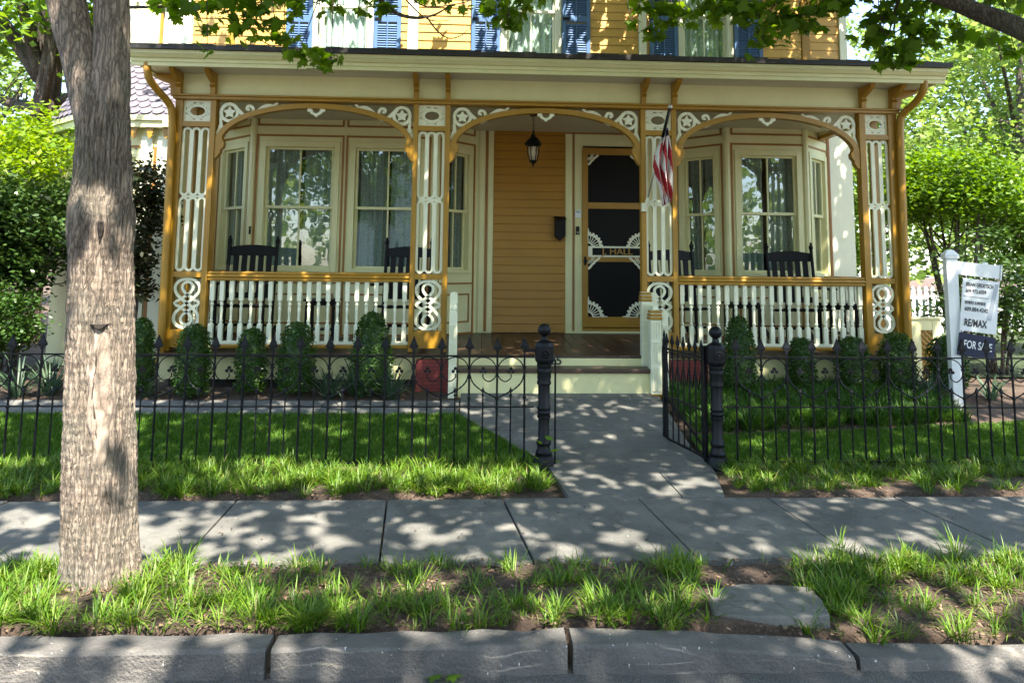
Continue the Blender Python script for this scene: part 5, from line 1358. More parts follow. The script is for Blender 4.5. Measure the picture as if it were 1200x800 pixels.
MB().box(.012, bw*.74, -.0075, -.0062, -bh_*.345, -bh_*.337, Tb).build('rule', 'ink', brd)
put('RE/MAX SURFSIDE', .045, bw*.34, -bh_*.455, 'ink', .0008, .56)
put('609.884.4242', .058, bw*.38, -bh_*.58, 'ink', .0010, .64)
put('RE/MAX', .105, bw*.38, -bh_*.84, 'ink', .0030, .62)
MB().hexa([(bw*.70, -.0072, -bh_*.75), (bw*.83, -.0072, -bh_*.75), (bw*.83, -.0062, -bh_*.75), (bw*.70, -.0062, -bh_*.75)], [(bw*.88, -.0072, -bh_*.05), (bw*.985, -.0072, -bh_*.05), (bw*.985, -.0062, -bh_*.05), (bw*.88, -.0062, -bh_*.05)], Tb).build('stripe', 'greyprint', brd)
Tr = Tb @ Matrix.Translation((.0, -.001, -bh_-.02)) @ Matrix.Rotation(R(2), 4, 'Y')
rb = MB().box(0, bw, -.006, .006, -.235, 0, Tr).build('rider_board', 'navy', sg, bevel=.002)
t = fit(text_mesh('FOR SALE', .115, 'signwhite', 'lettering', .0008, .0018), bw*.76); t.parent = rb; t.matrix_local = Tr @ Matrix.Translation((bw*.53, -.0085, -.115))
for u_ in (.04, bw-.05): MB().tube([(u_, 0, -bh_-.03), (u_, 0, -bh_+.015)], .004, 6, mtx=Tb).build('hook', 'iron', sg)
# ------------------------------------------------------------------ lattice screen beside the porch
LY = 9.0
a, c = PX(1069, 400, LY), PX(1104, 400, LY); z1, z0 = PZ(1085, 374, LY), PZ(1085, 447, LY)
ls = empty('lattice_screen', ((a+c)/2, LY, z0-.05), 'cream painted screen with an ochre lattice panel at the right end of the porch', 'screen')
I = Matrix.Translation((-(a+c)/2, -LY, -(z0-.05)))
f = .115
mb = MB().box(a, a+f, LY, LY+.05, z0-.1, z1, I).box(c-f, c, LY, LY+.05, z0-.1, z1, I).box(a+f, c-f, LY+.002, LY+.048, z1-.135, z1, I).box(a+f, c-f, LY+.002, LY+.048, z0-.1, z0+.02, I).box(a-.02, c+.02, LY-.02, LY+.07, z1+.001, z1+.025, I)
mb.box(c-.05, c-.001, LY+.051, LY+.7, z0-.1, z1, I)
mb.build('frame', 'cream', ls, bevel=.004)
mb = MB(); w_ = c-a-2*f; hgt = z1-.135-z0-.02
for s in (-1, 1):
    k = -int(w_/.07)-1
    while k*.07 < hgt+w_:
        # diagonal strip clipped to the opening
        p = []
        for q in range(13):
            u_ = w_*q/12; v_ = k*.07+(u_ if s > 0 else w_-u_)
            if 0 <= v_ <= hgt: p.append((a+f+u_, z0+.02+v_))
        if len(p) > 1: mb.ribbon(p, .024, LY+.012+.009*(s > 0), LY+.020+.009*(s > 0), mtx=I)
        k += 1
mb.build('lattice', 'ochre', ls)
# ------------------------------------------------------------------ clipped boxwoods
def boxwood(px, ytop, wpx, Y, label, cone=0.0):
    x = PX(px, ytop, Y); zg = float(H(x, Y)); h = PZ(px, ytop, Y)-zg; r = wpx/2*Y/F_PX
    n = int(1700+2900*r*h*3); u_ = rng.uniform(-1, 1, n); a = rng.uniform(0, 2*PI, n)
    t = (u_+1)/2
    prof = np.power(np.clip(1-np.abs(2*t-.86)**2.6*np.where(2*t > .86, .62+.0*t, .5), 0, 1), .5)*(1-cone*t)
    prof = np.where(t > .97, prof*np.sqrt(np.clip((1-t)/.03, 0, 1)), prof)
    rr = prof*r*(1+.13*noise2(a*3+px, t*7, 3, 4, .6)+.06*rng.normal(size=n)+np.where(rng.uniform(size=n) > .97, .12, 0))*rng.uniform(.86, 1.04, n)
    C = np.stack([np.cos(a)*rr, np.sin(a)*rr, .04+t*(h-.04)+rng.normal(0, .008, n)], 1)
    o = np_mesh('boxwood', leaf_verts(C, rng.uniform(.022, .036, n), OVAL, flat=.15), 6, 'box'); o.location = (x, Y, zg)
    setp(o, label, 'shrub', 'clipped boxwoods along the porch')
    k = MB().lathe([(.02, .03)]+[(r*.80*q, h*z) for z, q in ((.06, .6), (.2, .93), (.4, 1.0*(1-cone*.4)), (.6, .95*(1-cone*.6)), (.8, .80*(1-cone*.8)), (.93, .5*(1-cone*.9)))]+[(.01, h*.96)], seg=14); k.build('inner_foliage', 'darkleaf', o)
for a in ((167, 373, 31, 8.05, 'clipped boxwood just right of the street tree, leftmost of the row', .05),
          (229, 380, 40, 8.0, 'clipped boxwood with a sunlit right flank below the left corner column', .12),
          (296, 385, 34, 8.1, 'low clipped boxwood below the first rocking chair', .05),
          (349, 378, 42, 8.1, 'clipped boxwood left of the arching strap-leaved clumps', .12),
          (437, 366, 52, 8.1, 'tallest cone shaped boxwood left of the steps', .32),
          (865, 371, 43, 8.05, 'tall cone shaped boxwood behind the right gate post', .30),
          (938, 396, 32, 8.2, 'small clipped boxwood between the cone boxwood and the right corner', .05),
          (998, 395, 40, 8.2, 'clipped boxwood just left of the right corner column', .10),
          (1050, 390, 41, 8.2, 'rounded boxwood in front of the right corner column', .05),
          (1108, 394, 44, 8.3, 'boxwood behind the sale sign post', .05)): boxwood(*a)
# ------------------------------------------------------------------ trees
def limb_tube(mb, pts, rads, seg=9, jit=.05): mb.tube(smooth_path(pts, 5), list(np.interp(np.linspace(0, 1, (len(pts)-1)*5+1), np.linspace(0, 1, len(rads)), rads)), seg, jitter=jit)
# --- the maple in the verge: trunk as one surface with a fork
TY = 4.10
rows_px = [(712, 58, 178), (700, 64, 170), (690, 67, 166), (672, 70, 163), (640, 71.5, 161.5), (600, 72, 160), (550, 73, 159), (500, 74.5, 158), (450, 76, 157.5), (400, 78, 157), (350, 79, 156.5), (300, 80, 155.5), (275, 81, 156), (250, 83.5, 154.5), (200, 87.5, 152.5), (150, 91, 151.5), (125, 97, 150), (105, 104, 147), (85, 112, 142)]
tz, tx2, tr = [], [], []
for y, a, c in rows_px:
    xa, z = onY(a, y, TY); xb, _ = onY(c, y, TY); tz.append(z); tx2.append((xa+xb)/2); tr.append((xb-xa)/2*.905)
tz, tx2, tr = map(np.array, (tz, tx2, tr)); o_ = np.argsort(tz)
tz, tx2, tr = tz[o_], tx2[o_], tr[o_]
def trunk_surf(a, z, out=0.0):
    r = np.interp(z, tz, tr); fl = np.clip((.28-z)/.3, 0, 1)
    r = r*(1+.018*np.sin(a*3+z*1.1)+.022*np.sin(a*5-z*.8+1)+.05*fl*np.sin(a*5+.6))
    r = r+(.0045+.006*np.clip((z-1.6)/.6, 0, 1))*np.sin(a*30+2.5*np.sin(z*5)+1.3*np.sin(z*11+a*3)+noise2(a*3, z*2, 62, 4, 1.0)*3)+.003*np.sin(a*61+3*np.sin(z*11)+2)
    r = r+.006*noise2(a*2.2, z*3, 61, 6, 1.5)
    zs_, ac = 2.02, -PI/2+.05                          # swollen collar under the old branch scar
    r = r+.020*np.exp(-((z-1.86)/.10)**2)*(.6+.4*np.cos(a+PI/2))
    d = np.angle(np.exp(1j*(a+PI/2-.0)))
    r = r-.012*np.exp(-(d/.28)**2)*np.exp(-((z-.85)/.42)**4)
    r = r*np.where(z > tz[-2], 1, 1)+out
    return np.stack([np.interp(z, tz, tx2)+r*np.cos(a), TY+r*np.sin(a)*.96, z], -1)
tree = empty('street_tree', (float(tx2[2]), TY, 0), 'large forked maple street tree with a scarred trunk in the verge at left', 'tree')
TI = np.array([float(tx2[2]), TY, 0])
na, nz = 260, 420
aa = np.linspace(0, 2*PI, na, endpoint=False); zz_ = np.linspace(tz[0], tz[-1], nz)
A2, Z2 = np.meshgrid(aa, zz_); V = trunk_surf(A2, Z2).reshape(-1, 3)-TI
id_ = np.arange(na*nz).reshape(nz, na)
Fq = np.stack([id_[:-1, :], np.roll(id_[:-1, :], -1, 1), np.roll(id_[1:, :], -1, 1), id_[1:, :]], -1).reshape(-1, 4)
trunk = np_quads('trunk', V, Fq, 'bark', tree, smooth=True)
# healed wound, notch and knot hole follow the trunk surface
def patch(name, mat, px0, px1, y0, y1, shape, out):
    n1, n2 = 14, 40; vs = []
    for j in range(n2+1):
        v = j/n2; y = y0+(y1-y0)*v; z = PZ((px0+px1)/2, y, TY-.17)
        l, r = shape(v)
        for i in range(n1+1):
            px = px0+(px1-px0)*(l+(r-l)*i/n1); xw = PX(px, y, TY-.17)
            cxx = float(np.interp(z, tz, tx2)); rr = float(np.interp(z, tz, tr)); a = -PI/2+math.asin(max(-.95, min(.95, (xw-cxx)/rr)))
            e = min(1, min(i, n1-i)/2.5, min(j, n2-j)/2.5)
            vs.append(trunk_surf(np.array(a), np.array(z), out*e-.006*(1-e)+(.004*math.sin(j*.9+i*.4)*e if y1-y0 > 60 else 0))-TI)
    F_ = [(j*(n1+1)+i, j*(n1+1)+i+1, (j+1)*(n1+1)+i+1, (j+1)*(n1+1)+i) for j in range(n2) for i in range(n1)]
    np_quads(name, np.array(vs), np.array(F_), mat, trunk, smooth=True)
sh = lambda v: (.30-.28*math.sin(PI*min(1, v*1.15))**.6+.12*math.sin(v*17)*.4, .70+.25*math.sin(PI*min(1, v*1.05))**.7+.10*math.sin(v*13+1)*.3)
patch('healed_wound', 'scar', 97, 129, 386, 550, sh, .017)
patch('split', 'bark2', 106, 112, 400, 520, lambda v: (.2+.3*math.sin(v*9), .6+.3*math.sin(v*9)), .019)
patch('notch', 'hollow_shade', 101, 124, 380, 386, lambda v: (.5-.5*(1-v)**.6, .5+.5*(1-v)**.6), .022)
patch('knot_hole', 'hollow_shade', 110, 117, 258, 279, lambda v: (.5-.45*math.sin(PI*(v*.8+.2))**.7-.02, .52+.45*math.sin(PI*(v*.8+.2))**.7), .024)
W = lambda x, y, Y: np.array([PX(x, y, Y), Y, PZ(x, y, Y)])
mb = MB()
limb_tube(mb, [W(119, 185, TY)-TI, W(112, 140, TY)-TI, W(102.5, 100, TY)-TI, W(90, 50, TY)-TI, W(77, 0, TY)-TI, W(58, -70, 4.12)-TI, W(25, -170, 4.2)-TI, np.array([-3.3, 4.4, 5.6])-TI, np.array([-4.3, 4.6, 7.4])-TI], [.10, .106, .102, .097, .10, .10, .09, .07, .03], 28, .03)
mb.build('limb', 'bark', tree, smooth=True)
mb = MB()
limb_tube(mb, [W(121, 170, TY)-TI, W(129, 105, TY)-TI, W(131, 50, TY)-TI, W(131, 0, TY)-TI, W(134, -80, 4.08)-TI, W(145, -200, 4.0)-TI, np.array([-1.3, 3.8, 6.0])-TI, np.array([-.6, 3.4, 8.4])-TI], [.10, .099, .092, .091, .09, .085, .06, .025], 28, .03)
mb.build('limb', 'bark', tree, smooth=True)
for pts, rd in (([W(150, -260, 3.95), np.array([-1.0, 5.4, 4.9]), np.array([0.3, 6.6, 5.8]), np.array([1.6, 7.4, 6.6])], [.06, .05, .035, .012]),
                ([np.array([-2.9, 4.3, 4.9]), np.array([-3.0, 5.6, 5.6]), np.array([-2.9, 7.4, 6.6])], [.06, .04, .012]),
                ([np.array([-1.4, 3.9, 5.7]), np.array([-.4, 2.0, 6.6]), np.array([.6, .4, 7.2])], [.055, .04, .012]),
                ([np.array([-3.3, 4.4, 5.6]), np.array([-4.4, 3.0, 6.4]), np.array([-5.2, 1.6, 7.0])], [.05, .035, .012])):
    mb = MB(); limb_tube(mb, [p-TI for p in pts], rd, 9); mb.build('limb', 'bark2', tree, smooth=True)
# --- the second street tree stands to the right of the frame; one limb reaches in
R0 = np.array([5.0, 4.2, 0.0])
tree2 = empty('street_tree', tuple(R0), 'maple at right whose dark limb and leaves reach over the porch roof', 'tree')
mb = MB(); limb_tube(mb, [np.array([0, 0, -.05]), np.array([.02, 0, .5]), np.array([0, .03, 1.6]), np.array([.05, .1, 3.0]), np.array([.3, .2, 4.6]), np.array([.2, .3, 7.0])], [.30, .22, .20, .18, .13, .05], 26, .03)
mb.build('trunk', 'bark', tree2, smooth=True)
mb = MB(); limb_tube(mb, [np.array([.02, .06, 2.3]), W(1330, 100, 4.9)-R0, W(1240, 56, 5.3)-R0, W(1180, 27, 5.6)-R0, W(1130, 8, 5.8)-R0, W(1075, -14, 6.0)-R0, W(960, -70, 6.3)-R0, W(860, -140, 6.5)-R0], [.12, .10, .085, .078, .07, .062, .04, .015], 16, .05)
mb.build('limb', 'bark2', tree2, smooth=True)
for pts, rd in (([W(1060, -20, 6.0), W(1050, 10, 6.2), W(1040, 45, 6.4)], [.02, .012, .004]), ([W(960, -70, 6.3), W(930, -20, 6.4), W(895, 20, 6.5)], [.02, .012, .004]), ([W(985, 12, 6.45), W(940, 18, 6.5), W(900, 32, 6.5), W(880, 44, 6.5)], [.012, .009, .006, .003]),
                ([W(860, -140, 6.5), W(800, -60, 6.6), W(775, 10, 6.7)], [.02, .012, .004]), ([np.array([5.0, 4.3, 5.2]), np.array([3.6, 5.2, 6.2]), np.array([2.2, 6.6, 7.0])], [.09, .06, .015]), ([np.array([5.1, 4.4, 5.0]), np.array([4.2, 6.4, 5.9]), np.array([3.6, 8.3, 6.8])], [.08, .05, .015]), ([np.array([5.1, 4.2, 5.4]), np.array([4.2, 2.4, 6.4]), np.array([3.0, .6, 7.2])], [.08, .05, .015])):
    mb = MB(); limb_tube(mb, [p-R0 for p in pts], rd, 7); mb.build('branch', 'bark2', tree2, smooth=True)
# crowns out of view; leaf density shaped to throw the wanted sun and shade
sx_, sy_ = SUN[0]/SUN[2], SUN[1]/SUN[2]
def dens(x, y):
    d = np.full(x.shape, .93)
    def reg(m, v): d[m] = v
    reg(y < 3.4, .66); reg((y < 3.4) & (x > .3), .86)
    reg((y >= 3.1) & (y < 4.3) & (x < -1.0), .16); reg((y >= 3.4) & (y < 4.3) & (x >= -1.0), .66)
    reg((y >= 3.4) & (y < 4.3) & (x > 1.0) & (x < 2.05), .80); reg((y >= 3.2) & (y < 4.25) & (x > 2.15), .30)
    reg((y >= 4.3) & (y < 5.3) & (x < -.9), .42); reg((y >= 4.3) & (y < 5.3) & (x >= -.9), .68); reg((y >= 4.3) & (y < 5.3) & (x >= 1.0) & (x < 2.1), .86)
    reg((y >= 5.3) & (y < 6.2) & (x < .3), .34); reg((y >= 5.3) & (y < 6.2) & (x < -2.6), .70); reg((y >= 5.3) & (y < 6.2) & (x > .3), .78)
    reg((y >= 6.2) & (y < 7.5), .74); reg((y >= 7.5) & (y < 8.6), .86); reg((y >= 8.6) & (y < 10.9), .92)
    reg((y >= 10.9) & (y < 12.6), .78); reg((y >= 6.0) & (y < 8.4) & (x > -.1) & (x < 2.0), .90)
    reg((y >= 12.6) & (x < -.9), .06); reg((y >= 12.6) & (x >= -.9) & (x < .9), .45); reg((y >= 12.6) & (x >= .9), .80)
    reg((x < -4.5) & (y > 7.8), .12); reg((x < -3.9) & (y > 12), .03); reg((x < -4.4) & (y <= 7.8), .6)
    reg((x > 5.5) & (y > 8), .12); reg((x > 4.6) & (y <= 8), .7)
    # the trunk's sunlit foot
    reg((np.abs(x+2.5) < .42) & (y > 5.15) & (y < 6.3), .95)
    reg((np.abs(x+2.05) < .33) & (y > 3.4) & (y < 5.05), .10)
    return d
n = 105000
gx_ = rng.uniform(-6.5, 6.9, n); gy_ = rng.uniform(.5, 14.6, n)
nz1 = noise2(gx_, gy_, 71, 7, 1.15)*1.6+noise2(gx_, gy_, 72, 6, 3.2)*.9
D = dens(gx_, gy_)
srt = np.sort(nz1); thr = srt[np.clip((D*n).astype(int), 0, n-1)]
keep = nz1 < thr
gx_, gy_ = gx_[keep], gy_[keep]; n = len(gx_)
lay = noise2(gx_, gy_, 75, 5, .5)
zc_ = 6.6+lay*2.2+rng.normal(0, .55, n); zc_ = np.clip(zc_, 4.7, 10)
C = np.stack([gx_+sx_*zc_, gy_+sy_*zc_, zc_], 1)
for it in range(3):                                    # lift whatever would hang into the picture
    px, py, dz_ = project(C); bad = (dz_ > 0.2) & (py > -45) & (px > -150) & (px < 1350)
    zc_ = np.where(bad, zc_+1.3, zc_); C = np.stack([gx_+sx_*zc_, gy_+sy_*zc_, zc_], 1)
px, py, dz_ = project(C); ok = ~((dz_ > 0.2) & (py > -45) & (px > -150) & (px < 1350)) & (C[:, 1] < 10.1)
C = C[ok]; left = C[:, 0]+rng.normal(0, .5, len(C)) < 1.2
np_mesh('crown', leaf_verts(C[left]-TI, rng.uniform(.12, .19, left.sum()), KITE, flat=.5), 4, 'maple', tree)
np_mesh('crown', leaf_verts(C[~left]-R0, rng.uniform(.12, .19, (~left).sum()), KITE, flat=.5), 4, 'maple', tree2)
# maple sprays hanging into the picture
def sprays(lst, name, parent, org, size=(.085, .15)):
    C = []
    for x, y, r, Y, k in lst:
        c = W(x, y, Y); rw = r*Y/F_PX
        q = rng.normal(size=(k, 3))*np.array([rw*.62, rw*.75, rw*.42])+c
        C.append(q)
        tw = MB(); top = c+np.array([rng.normal(0, .1), rng.normal(0, .1), max(.25, (y+60)*Y/F_PX)])
        tw.tube([top-org, (top+c)/2-org+np.array([rng.normal(0, .05), 0, 0]), c-org], [.007, .005, .003], 5)
        for j in range(min(k, 6)): tw.tube([c-org+np.array([0, 0, .04]), q[j]-org], [.003, .002], 4)
        tw.build('twig', 'twig', parent)
    C = np.concatenate(C)
    np_mesh('hanging_leaves', leaf_verts(C-org, rng.uniform(*size, len(C)), MAPLE, flat=.25, droop=1.0), len(MAPLE), 'maple_brightened', parent)
Ls_ = [(198, 2, 16, 6.6, 16), (222, 14, 18, 6.6, 22), (240, 35, 14, 6.6, 10), (243, 60, 7, 6.5, 3), (258, 6, 18, 6.7, 22), (270, 42, 14, 6.7, 10), (285, 22, 18, 6.6, 24), (305, 8, 20, 6.6, 26), (322, 28, 18, 6.6, 22), (333, 48, 13, 6.5, 14), (350, 62, 13, 6.4, 12), (372, 70, 14, 6.4, 16), (388, 72, 8, 6.4, 5), (352, 8, 14, 6.6, 12), (378, 3, 12, 6.6, 8), (395, 10, 10, 6.6, 7),
       (430, 3, 12, 6.8, 10), (455, 8, 10, 6.8, 8), (420, 14, 8, 6.8, 4), (525, 4, 14, 7.0, 8), (545, 12, 8, 7.0, 5), (500, -4, 14, 7, 9), (578, 8, 15, 6.0, 14), (595, 22, 14, 6.0, 12), (606, 28, 9, 6.0, 6), (615, 4, 14, 6.0, 12), (640, -6, 12, 6.2, 8), (590, -5, 20, 6.0, 18), (280, -10, 40, 6.7, 50), (170, -12, 20, 6.7, 16), (340, -14, 30, 6.7, 30)]
sprays(Ls_, 'twigs', tree, TI)
mb = MB(); limb_tube(mb, [p-TI for p in (W(410, -60, 6.7), W(440, -8, 6.75), W(462, 14, 6.8), W(485, 21, 6.85), W(508, 18, 6.9), W(526, 8, 6.95))], [.03, .024, .02, .016, .011, .005], 7); mb.build('branch', 'bark2', tree, smooth=True)
for ps in ([(470, -6), (487, 12), (500, 22), (512, 25), (527, 24)], [(500, 20), (512, 36), (526, 45), (540, 42), (549, 34)], [(475, -8), (500, 8), (545, 3), (560, -6)], [(300, 0), (292, 30), (310, 50), (345, 62)], [(120, 9), (150, 9), (190, 8), (215, 3)]):
    mb = MB(); limb_tube(mb, [W(x, y, 6.8)-TI for x, y in ps], [.009, .006, .003] if ps[0][0] != 120 else [.018, .016, .012], 5); mb.build('twig', 'twig', tree)
Rs_ = [(752, 4, 12, 6.6, 10), (770, 18, 16, 6.6, 20), (788, 8, 16, 6.6, 18), (762, 38, 11, 6.6, 10), (775, 44, 7, 6.6, 5), (800, 22, 12, 6.6, 12), (742, 30, 6, 6.6, 4), (828, 6, 14, 6.6, 14), (850, 12, 16, 6.6, 18), (845, 4, 16, 6.6, 14), (872, 10, 16, 6.5, 20), (890, 22, 18, 6.5, 26), (905, 36, 16, 6.5, 22), (893, 48, 13, 6.5, 13), (915, 14, 18, 6.5, 24), (935, 22, 16, 6.5, 20), (950, 32, 12, 6.5, 12), (945, 8, 18, 6.5, 22), (970, 12, 16, 6.4, 18), (986, 2, 10, 6.4, 8), (1005, -6, 14, 6.4, 14), (1030, 34, 12, 6.4, 12), (1035, 46, 17, 6.3, 22), (1050, 62, 17, 6.3, 24), (1035, 72, 11, 6.3, 9), (1062, 74, 12, 6.3, 12), (1074, 58, 14, 6.3, 15), (1030, 18, 18, 6.3, 22), (1055, 26, 18, 6.3, 24), (1080, 36, 16, 6.2, 18), (1100, 30, 15, 6.2, 14), (1095, 8, 18, 6.2, 20), (1125, 40, 14, 6.1, 11), (1150, 50, 12, 6.0, 9), (1160, 2, 16, 6.0, 14), (1190, 4, 16, 6.0, 14), (1190, 62, 14, 5.9, 8), (1130, -8, 20, 6.1, 20), (1000, -10, 34, 6.4, 40), (880, -12, 34, 6.5, 40), (780, -12, 26, 6.6, 28), (1060, -4, 24, 6.2, 26)]
sprays(Rs_, 'twigs', tree2, R0)
# --- garden and background trees
def crown_pts(c, rad, ncl, per, spread, seed, low=-.75):
    r = np.random.default_rng(seed); P = []
    d = r.normal(size=(ncl, 3)); d /= np.linalg.norm(d, axis=1)[:, None]; d[:, 2] = np.maximum(d[:, 2], low)
    cc = d*(r.uniform(.35, 1, ncl)**.5)[:, None]*np.array(rad)*(1+.18*r.normal(size=ncl))[:, None]+np.array(c)
    k = (per*r.uniform(.5, 1.5, ncl)).astype(int)
    P = np.repeat(cc, k, 0)+r.normal(size=(k.sum(), 3))*np.array([1, 1, .62])*spread*np.repeat(r.uniform(.6, 1.3, ncl), k)[:, None]
    return P, cc
def tree_at(name, cat, label, x, y, h, rad, mat, ncl=60, per=110, spread=.42, leaf=(.10, .17), trunk_r=.16, stems=1, seed=1, group=None, bark='bark2', shape=KITE, cz=None, low=-.75):
    z0 = float(H(x, y)); t = empty(name, (x, y, z0), label, cat, group)
    cz = h-rad[2] if cz is None else cz
    P, cc = crown_pts((0, 0, cz), rad, ncl, per, spread, seed, low)
    P[:, 2] = np.maximum(P[:, 2], .15)
    np_mesh('crown', leaf_verts(P, rng.uniform(*leaf, len(P)), shape, flat=.35), len(shape), mat, t)
    r = random.Random(seed); mb = MB()
    for s in range(stems):
        a = 2*PI*s/max(1, stems)+r.uniform(-.4, .4); o = np.array([math.cos(a), math.sin(a), 0])*(0 if stems == 1 else .10)
        top = np.array([math.cos(a)*rad[0]*(.08 if stems == 1 else .45), math.sin(a)*rad[1]*(.08 if stems == 1 else .45), cz+rad[2]*.4])
        mid = (o+top)/2+np.array([r.uniform(-.1, .1), r.uniform(-.1, .1), 0])*(h*.12)
        limb_tube(mb, [o+np.array([0, 0, -.1]), o*1.1+np.array([0, 0, h*.1]), mid, top], [trunk_r*1.15, trunk_r, trunk_r*.7, trunk_r*.2], 9)
    for k in range(min(len(cc), 14)):
        st = np.array([0, 0, cz-rad[2]*r.uniform(.3, .8)]) if stems == 1 else np.array([r.uniform(-.2, .2), r.uniform(-.2, .2), cz*.6])
        limb_tube(mb, [st, (st+cc[k])/2+np.array([0, 0, .06*h*r.uniform(-1, 1)]), cc[k]], [trunk_r*.4, trunk_r*.25, trunk_r*.06], 6)
    mb.build('trunk', bark, t, smooth=True); return t
GB = 'trees behind the house'
tree_at('garden_tree', 'tree', 'tall pale green tree behind the sale sign, with blue sky showing through its crown', 15.3, 20, 11.5, (4.3, 4, 4.6), 'bgleaf', 150, 120, .55, (.14, .24), .2, 1, 11, GB)
tree_at('garden_tree', 'tree', 'pale green tree at the right edge, behind the tall tree with sky gaps', 19, 24, 12, (4.5, 4, 5), 'bgleaf', 110, 120, .6, (.16, .26), .2, 1, 12, GB)
tree_at('garden_tree', 'tree', 'lower pale green tree just right of the porch corner column, beyond the garden', 10.3, 19, 7.2, (2.8, 2.6, 3.2), 'bgleaf', 80, 120, .45, (.12, .2), .14, 1, 13, GB)
tree_at('garden_tree', 'tree', 'leafy tree with a vine-hung trunk at far left behind the yellow-green bush', -7.6, 13.0, 9.5, (2.6, 2.2, 3.4), 'midleaf', 75, 110, .45, (.12, .2), .30, 1, 14, GB, low=-.2)
tree_at('garden_tree', 'tree', 'distant green tree at the left edge behind the vine-hung trunk', -15, 22, 10, (4, 4, 4.5), 'bgleaf', 100, 110, .6, (.16, .26), .2, 1, 15, GB)
tree_at('flowering_shrub', 'shrub', 'many-stemmed green shrub tree right of the porch behind the sale sign', 7.45, 11.2, 3.2, (1.15, 1.2, .62), 'midleaf', 120, 170, .19, (.05, .095), .035, 8, 16, None, shape=OVAL, low=-.45)
tree_at('flowering_shrub', 'shrub', 'many-stemmed shrub at the right edge with low drooping leaves', 9.4, 11.8, 2.9, (1.1, 1.2, .75), 'midleaf', 110, 170, .2, (.05, .095), .035, 6, 17, None, shape=OVAL)
tree_at('flowering_shrub', 'shrub', 'shrub seen between the right bay and the corner column', 5.95, 12.6, 3.0, (.8, 1.2, 1.1), 'midleaf', 70, 150, .2, (.05, .095), .03, 5, 18, None, shape=OVAL)
tree_at('garden_bush', 'shrub', 'bright yellow-green sunlit bush at far left beside the street tree', -6.15, 10.2, 3.35, (1.25, 1.0, .85), 'yellowleaf', 120, 120, .18, (.05, .09), .03, 5, 19, None, shape=OVAL)
tree_at('garden_bush', 'shrub', 'dark green broad-leaved shrub below the yellow-green bush at far left', -5.75, 9.6, 2.35, (1.15, .8, .65), 'darkleaf', 130, 150, .17, (.05, .085), .03, 5, 20, None, shape=OVAL, low=-.9)
tree_at('garden_bush', 'shrub', 'rounded clipped dark shrub at the left edge behind the iron fence', -5.55, 8.9, 1.12, (.55, .5, .42), 'box', 70, 110, .10, (.035, .06), .02, 3, 21, None, shape=OVAL, low=-.95)
tree_at('garden_bush', 'shrub', 'tall glossy bronze-leaved shrub on bare canes between the street tree and the porch', -4.12, 9.15, 2.6, (.30, .45, .80), 'glossleaf', 80, 70, .11, (.05, .09), .014, 9, 22, None, shape=OVAL, low=-.9)
tree_at('garden_bush', 'shrub', 'dark twiggy shrub behind the sale board at the right edge', 6.9, 9.6, 1.75, (.75, .7, .7), 'darkleaf', 60, 70, .18, (.05, .09), .02, 8, 23, None, shape=OVAL, low=-.6)
# vine tangle on the left trunk
vt = [o for o in COL.objects if o.get('label', '').startswith('leafy tree with a vine')][0]
mb = MB()
for k in range(90):
    a = random.uniform(0, 2*PI); z = random.uniform(1.2, 4.6); p = [np.array([.3*math.cos(a), .3*math.sin(a), z])]
    for q in range(5): p.append(p[-1]+np.array([math.cos(a)*random.uniform(-.02, .16), math.sin(a)*random.uniform(-.02, .16), random.uniform(-.30, .08)]))
    mb.tube(p, [.014, .012, .01, .008, .006, .004], 5)
mb.build('vine', 'bark2', vt)
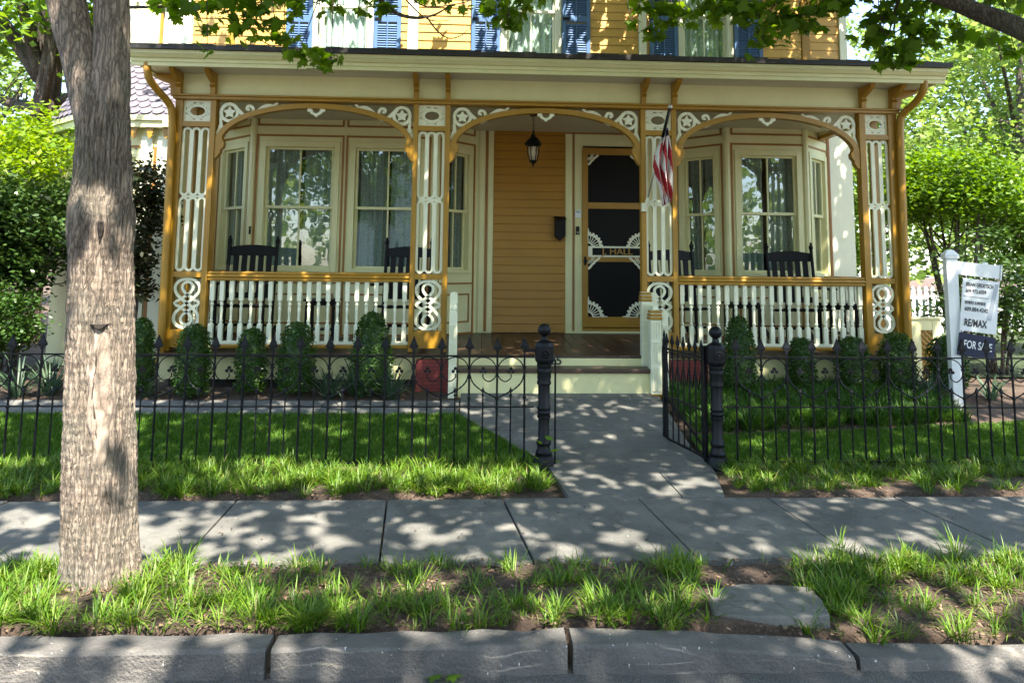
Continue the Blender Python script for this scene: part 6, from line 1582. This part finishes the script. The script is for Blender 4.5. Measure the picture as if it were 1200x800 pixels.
# sunlit lawn and pale fence at the back right
b = MB(); b.add([(6.4, 9.3, float(H(0, 9.3))+.012), (30, 9.3, float(H(0, 9.3))+.012), (30, 30, .38), (6.4, 30, .38)], [(0, 1, 2, 3)])
setp(b.build('back_lawn', 'backlawn' if 'backlawn' in M else 'lawnbase'), kind='structure')
pf = empty('picket_fence', (10, 15.5, .3), 'white picket fence glimpsed through the shrubs behind the sale sign', 'fence')
for k in range(2): MB().box(-4, 9, .012, .04, .25+.45*k, .32+.45*k).build('rail', 'signwhite', pf)
for k in range(90):
    x = -4+13*k/90; MB().prism([(x, 0), (x+.08, 0), (x+.08, .92), (x+.04, .98), (x, .92)], -.011, .011).build('picket', 'signwhite', pf)
# far woods all round
P = []
for k in range(420):
    a = random.uniform(0, 2*PI); rr = random.uniform(42, 60); hx, hy = rr*math.cos(a), rr*math.sin(a)+2
    if -.35 < math.atan2(hx, hy) < .32 and hy > 0: continue
    h = random.uniform(3, 9) if hy > 0 else random.uniform(3, 11)
    q = rng.normal(size=(45, 3))*np.array([1.9, 1.9, 1.5])+np.array([hx, hy, h]); q[:, 2] = np.abs(q[:, 2]); P.append(q)
P = np.concatenate(P)
o = np_mesh('far_woods', leaf_verts(P, rng.uniform(.7, 1.3, len(P)), KITE, flat=.2), 4, 'bgleaf'); setp(o, 'far belt of green trees beyond the gardens', 'woods', kind='stuff')
# across the street: what the window panes mirror
tree_at('garden_tree', 'tree', 'tree across the street, left one mirrored in the bay windows', -5.5, -13, 10, (3.6, 3, 3.6), 'maple', 90, 100, .55, (.16, .28), .25, 1, 31, 'trees across the street')
tree_at('garden_tree', 'tree', 'tree across the street, right one mirrored in the bay windows', 4.5, -14, 9.5, (3.6, 3, 3.4), 'maple', 90, 100, .55, (.16, .28), .25, 1, 32, 'trees across the street')
nh = empty('neighbour_house', (-2.5, -19, -.2), 'pale grey gabled house across the street mirrored in the window panes', 'house')
MB().prism([(-4, 0), (4, 0), (4, 5.2), (0, 8.6), (-4, 5.2)], -4, 0).build('wall', 'signwhite', nh)
mb = MB()
for s in (-1, 1): mb.add([(0, .4, 8.62), (s*4.5, .4, 4.80), (s*4.5, -4.4, 4.80), (0, -4.4, 8.62), (0, .4, 8.8), (s*4.5, .4, 4.98), (s*4.5, -4.4, 4.98), (0, -4.4, 8.8)], [(0, 1, 2, 3), (4, 5, 6, 7), (0, 1, 5, 4), (1, 2, 6, 5), (2, 3, 7, 6), (3, 0, 4, 7)])
mb.build('roof', 'slate', nh)
for x in (-2.2, 0, 2.2):
    for z in (1.2, 3.8): MB().box(x-.45, x+.45, .001, .06, z, z+1.5).build('window', 'navy', nh)
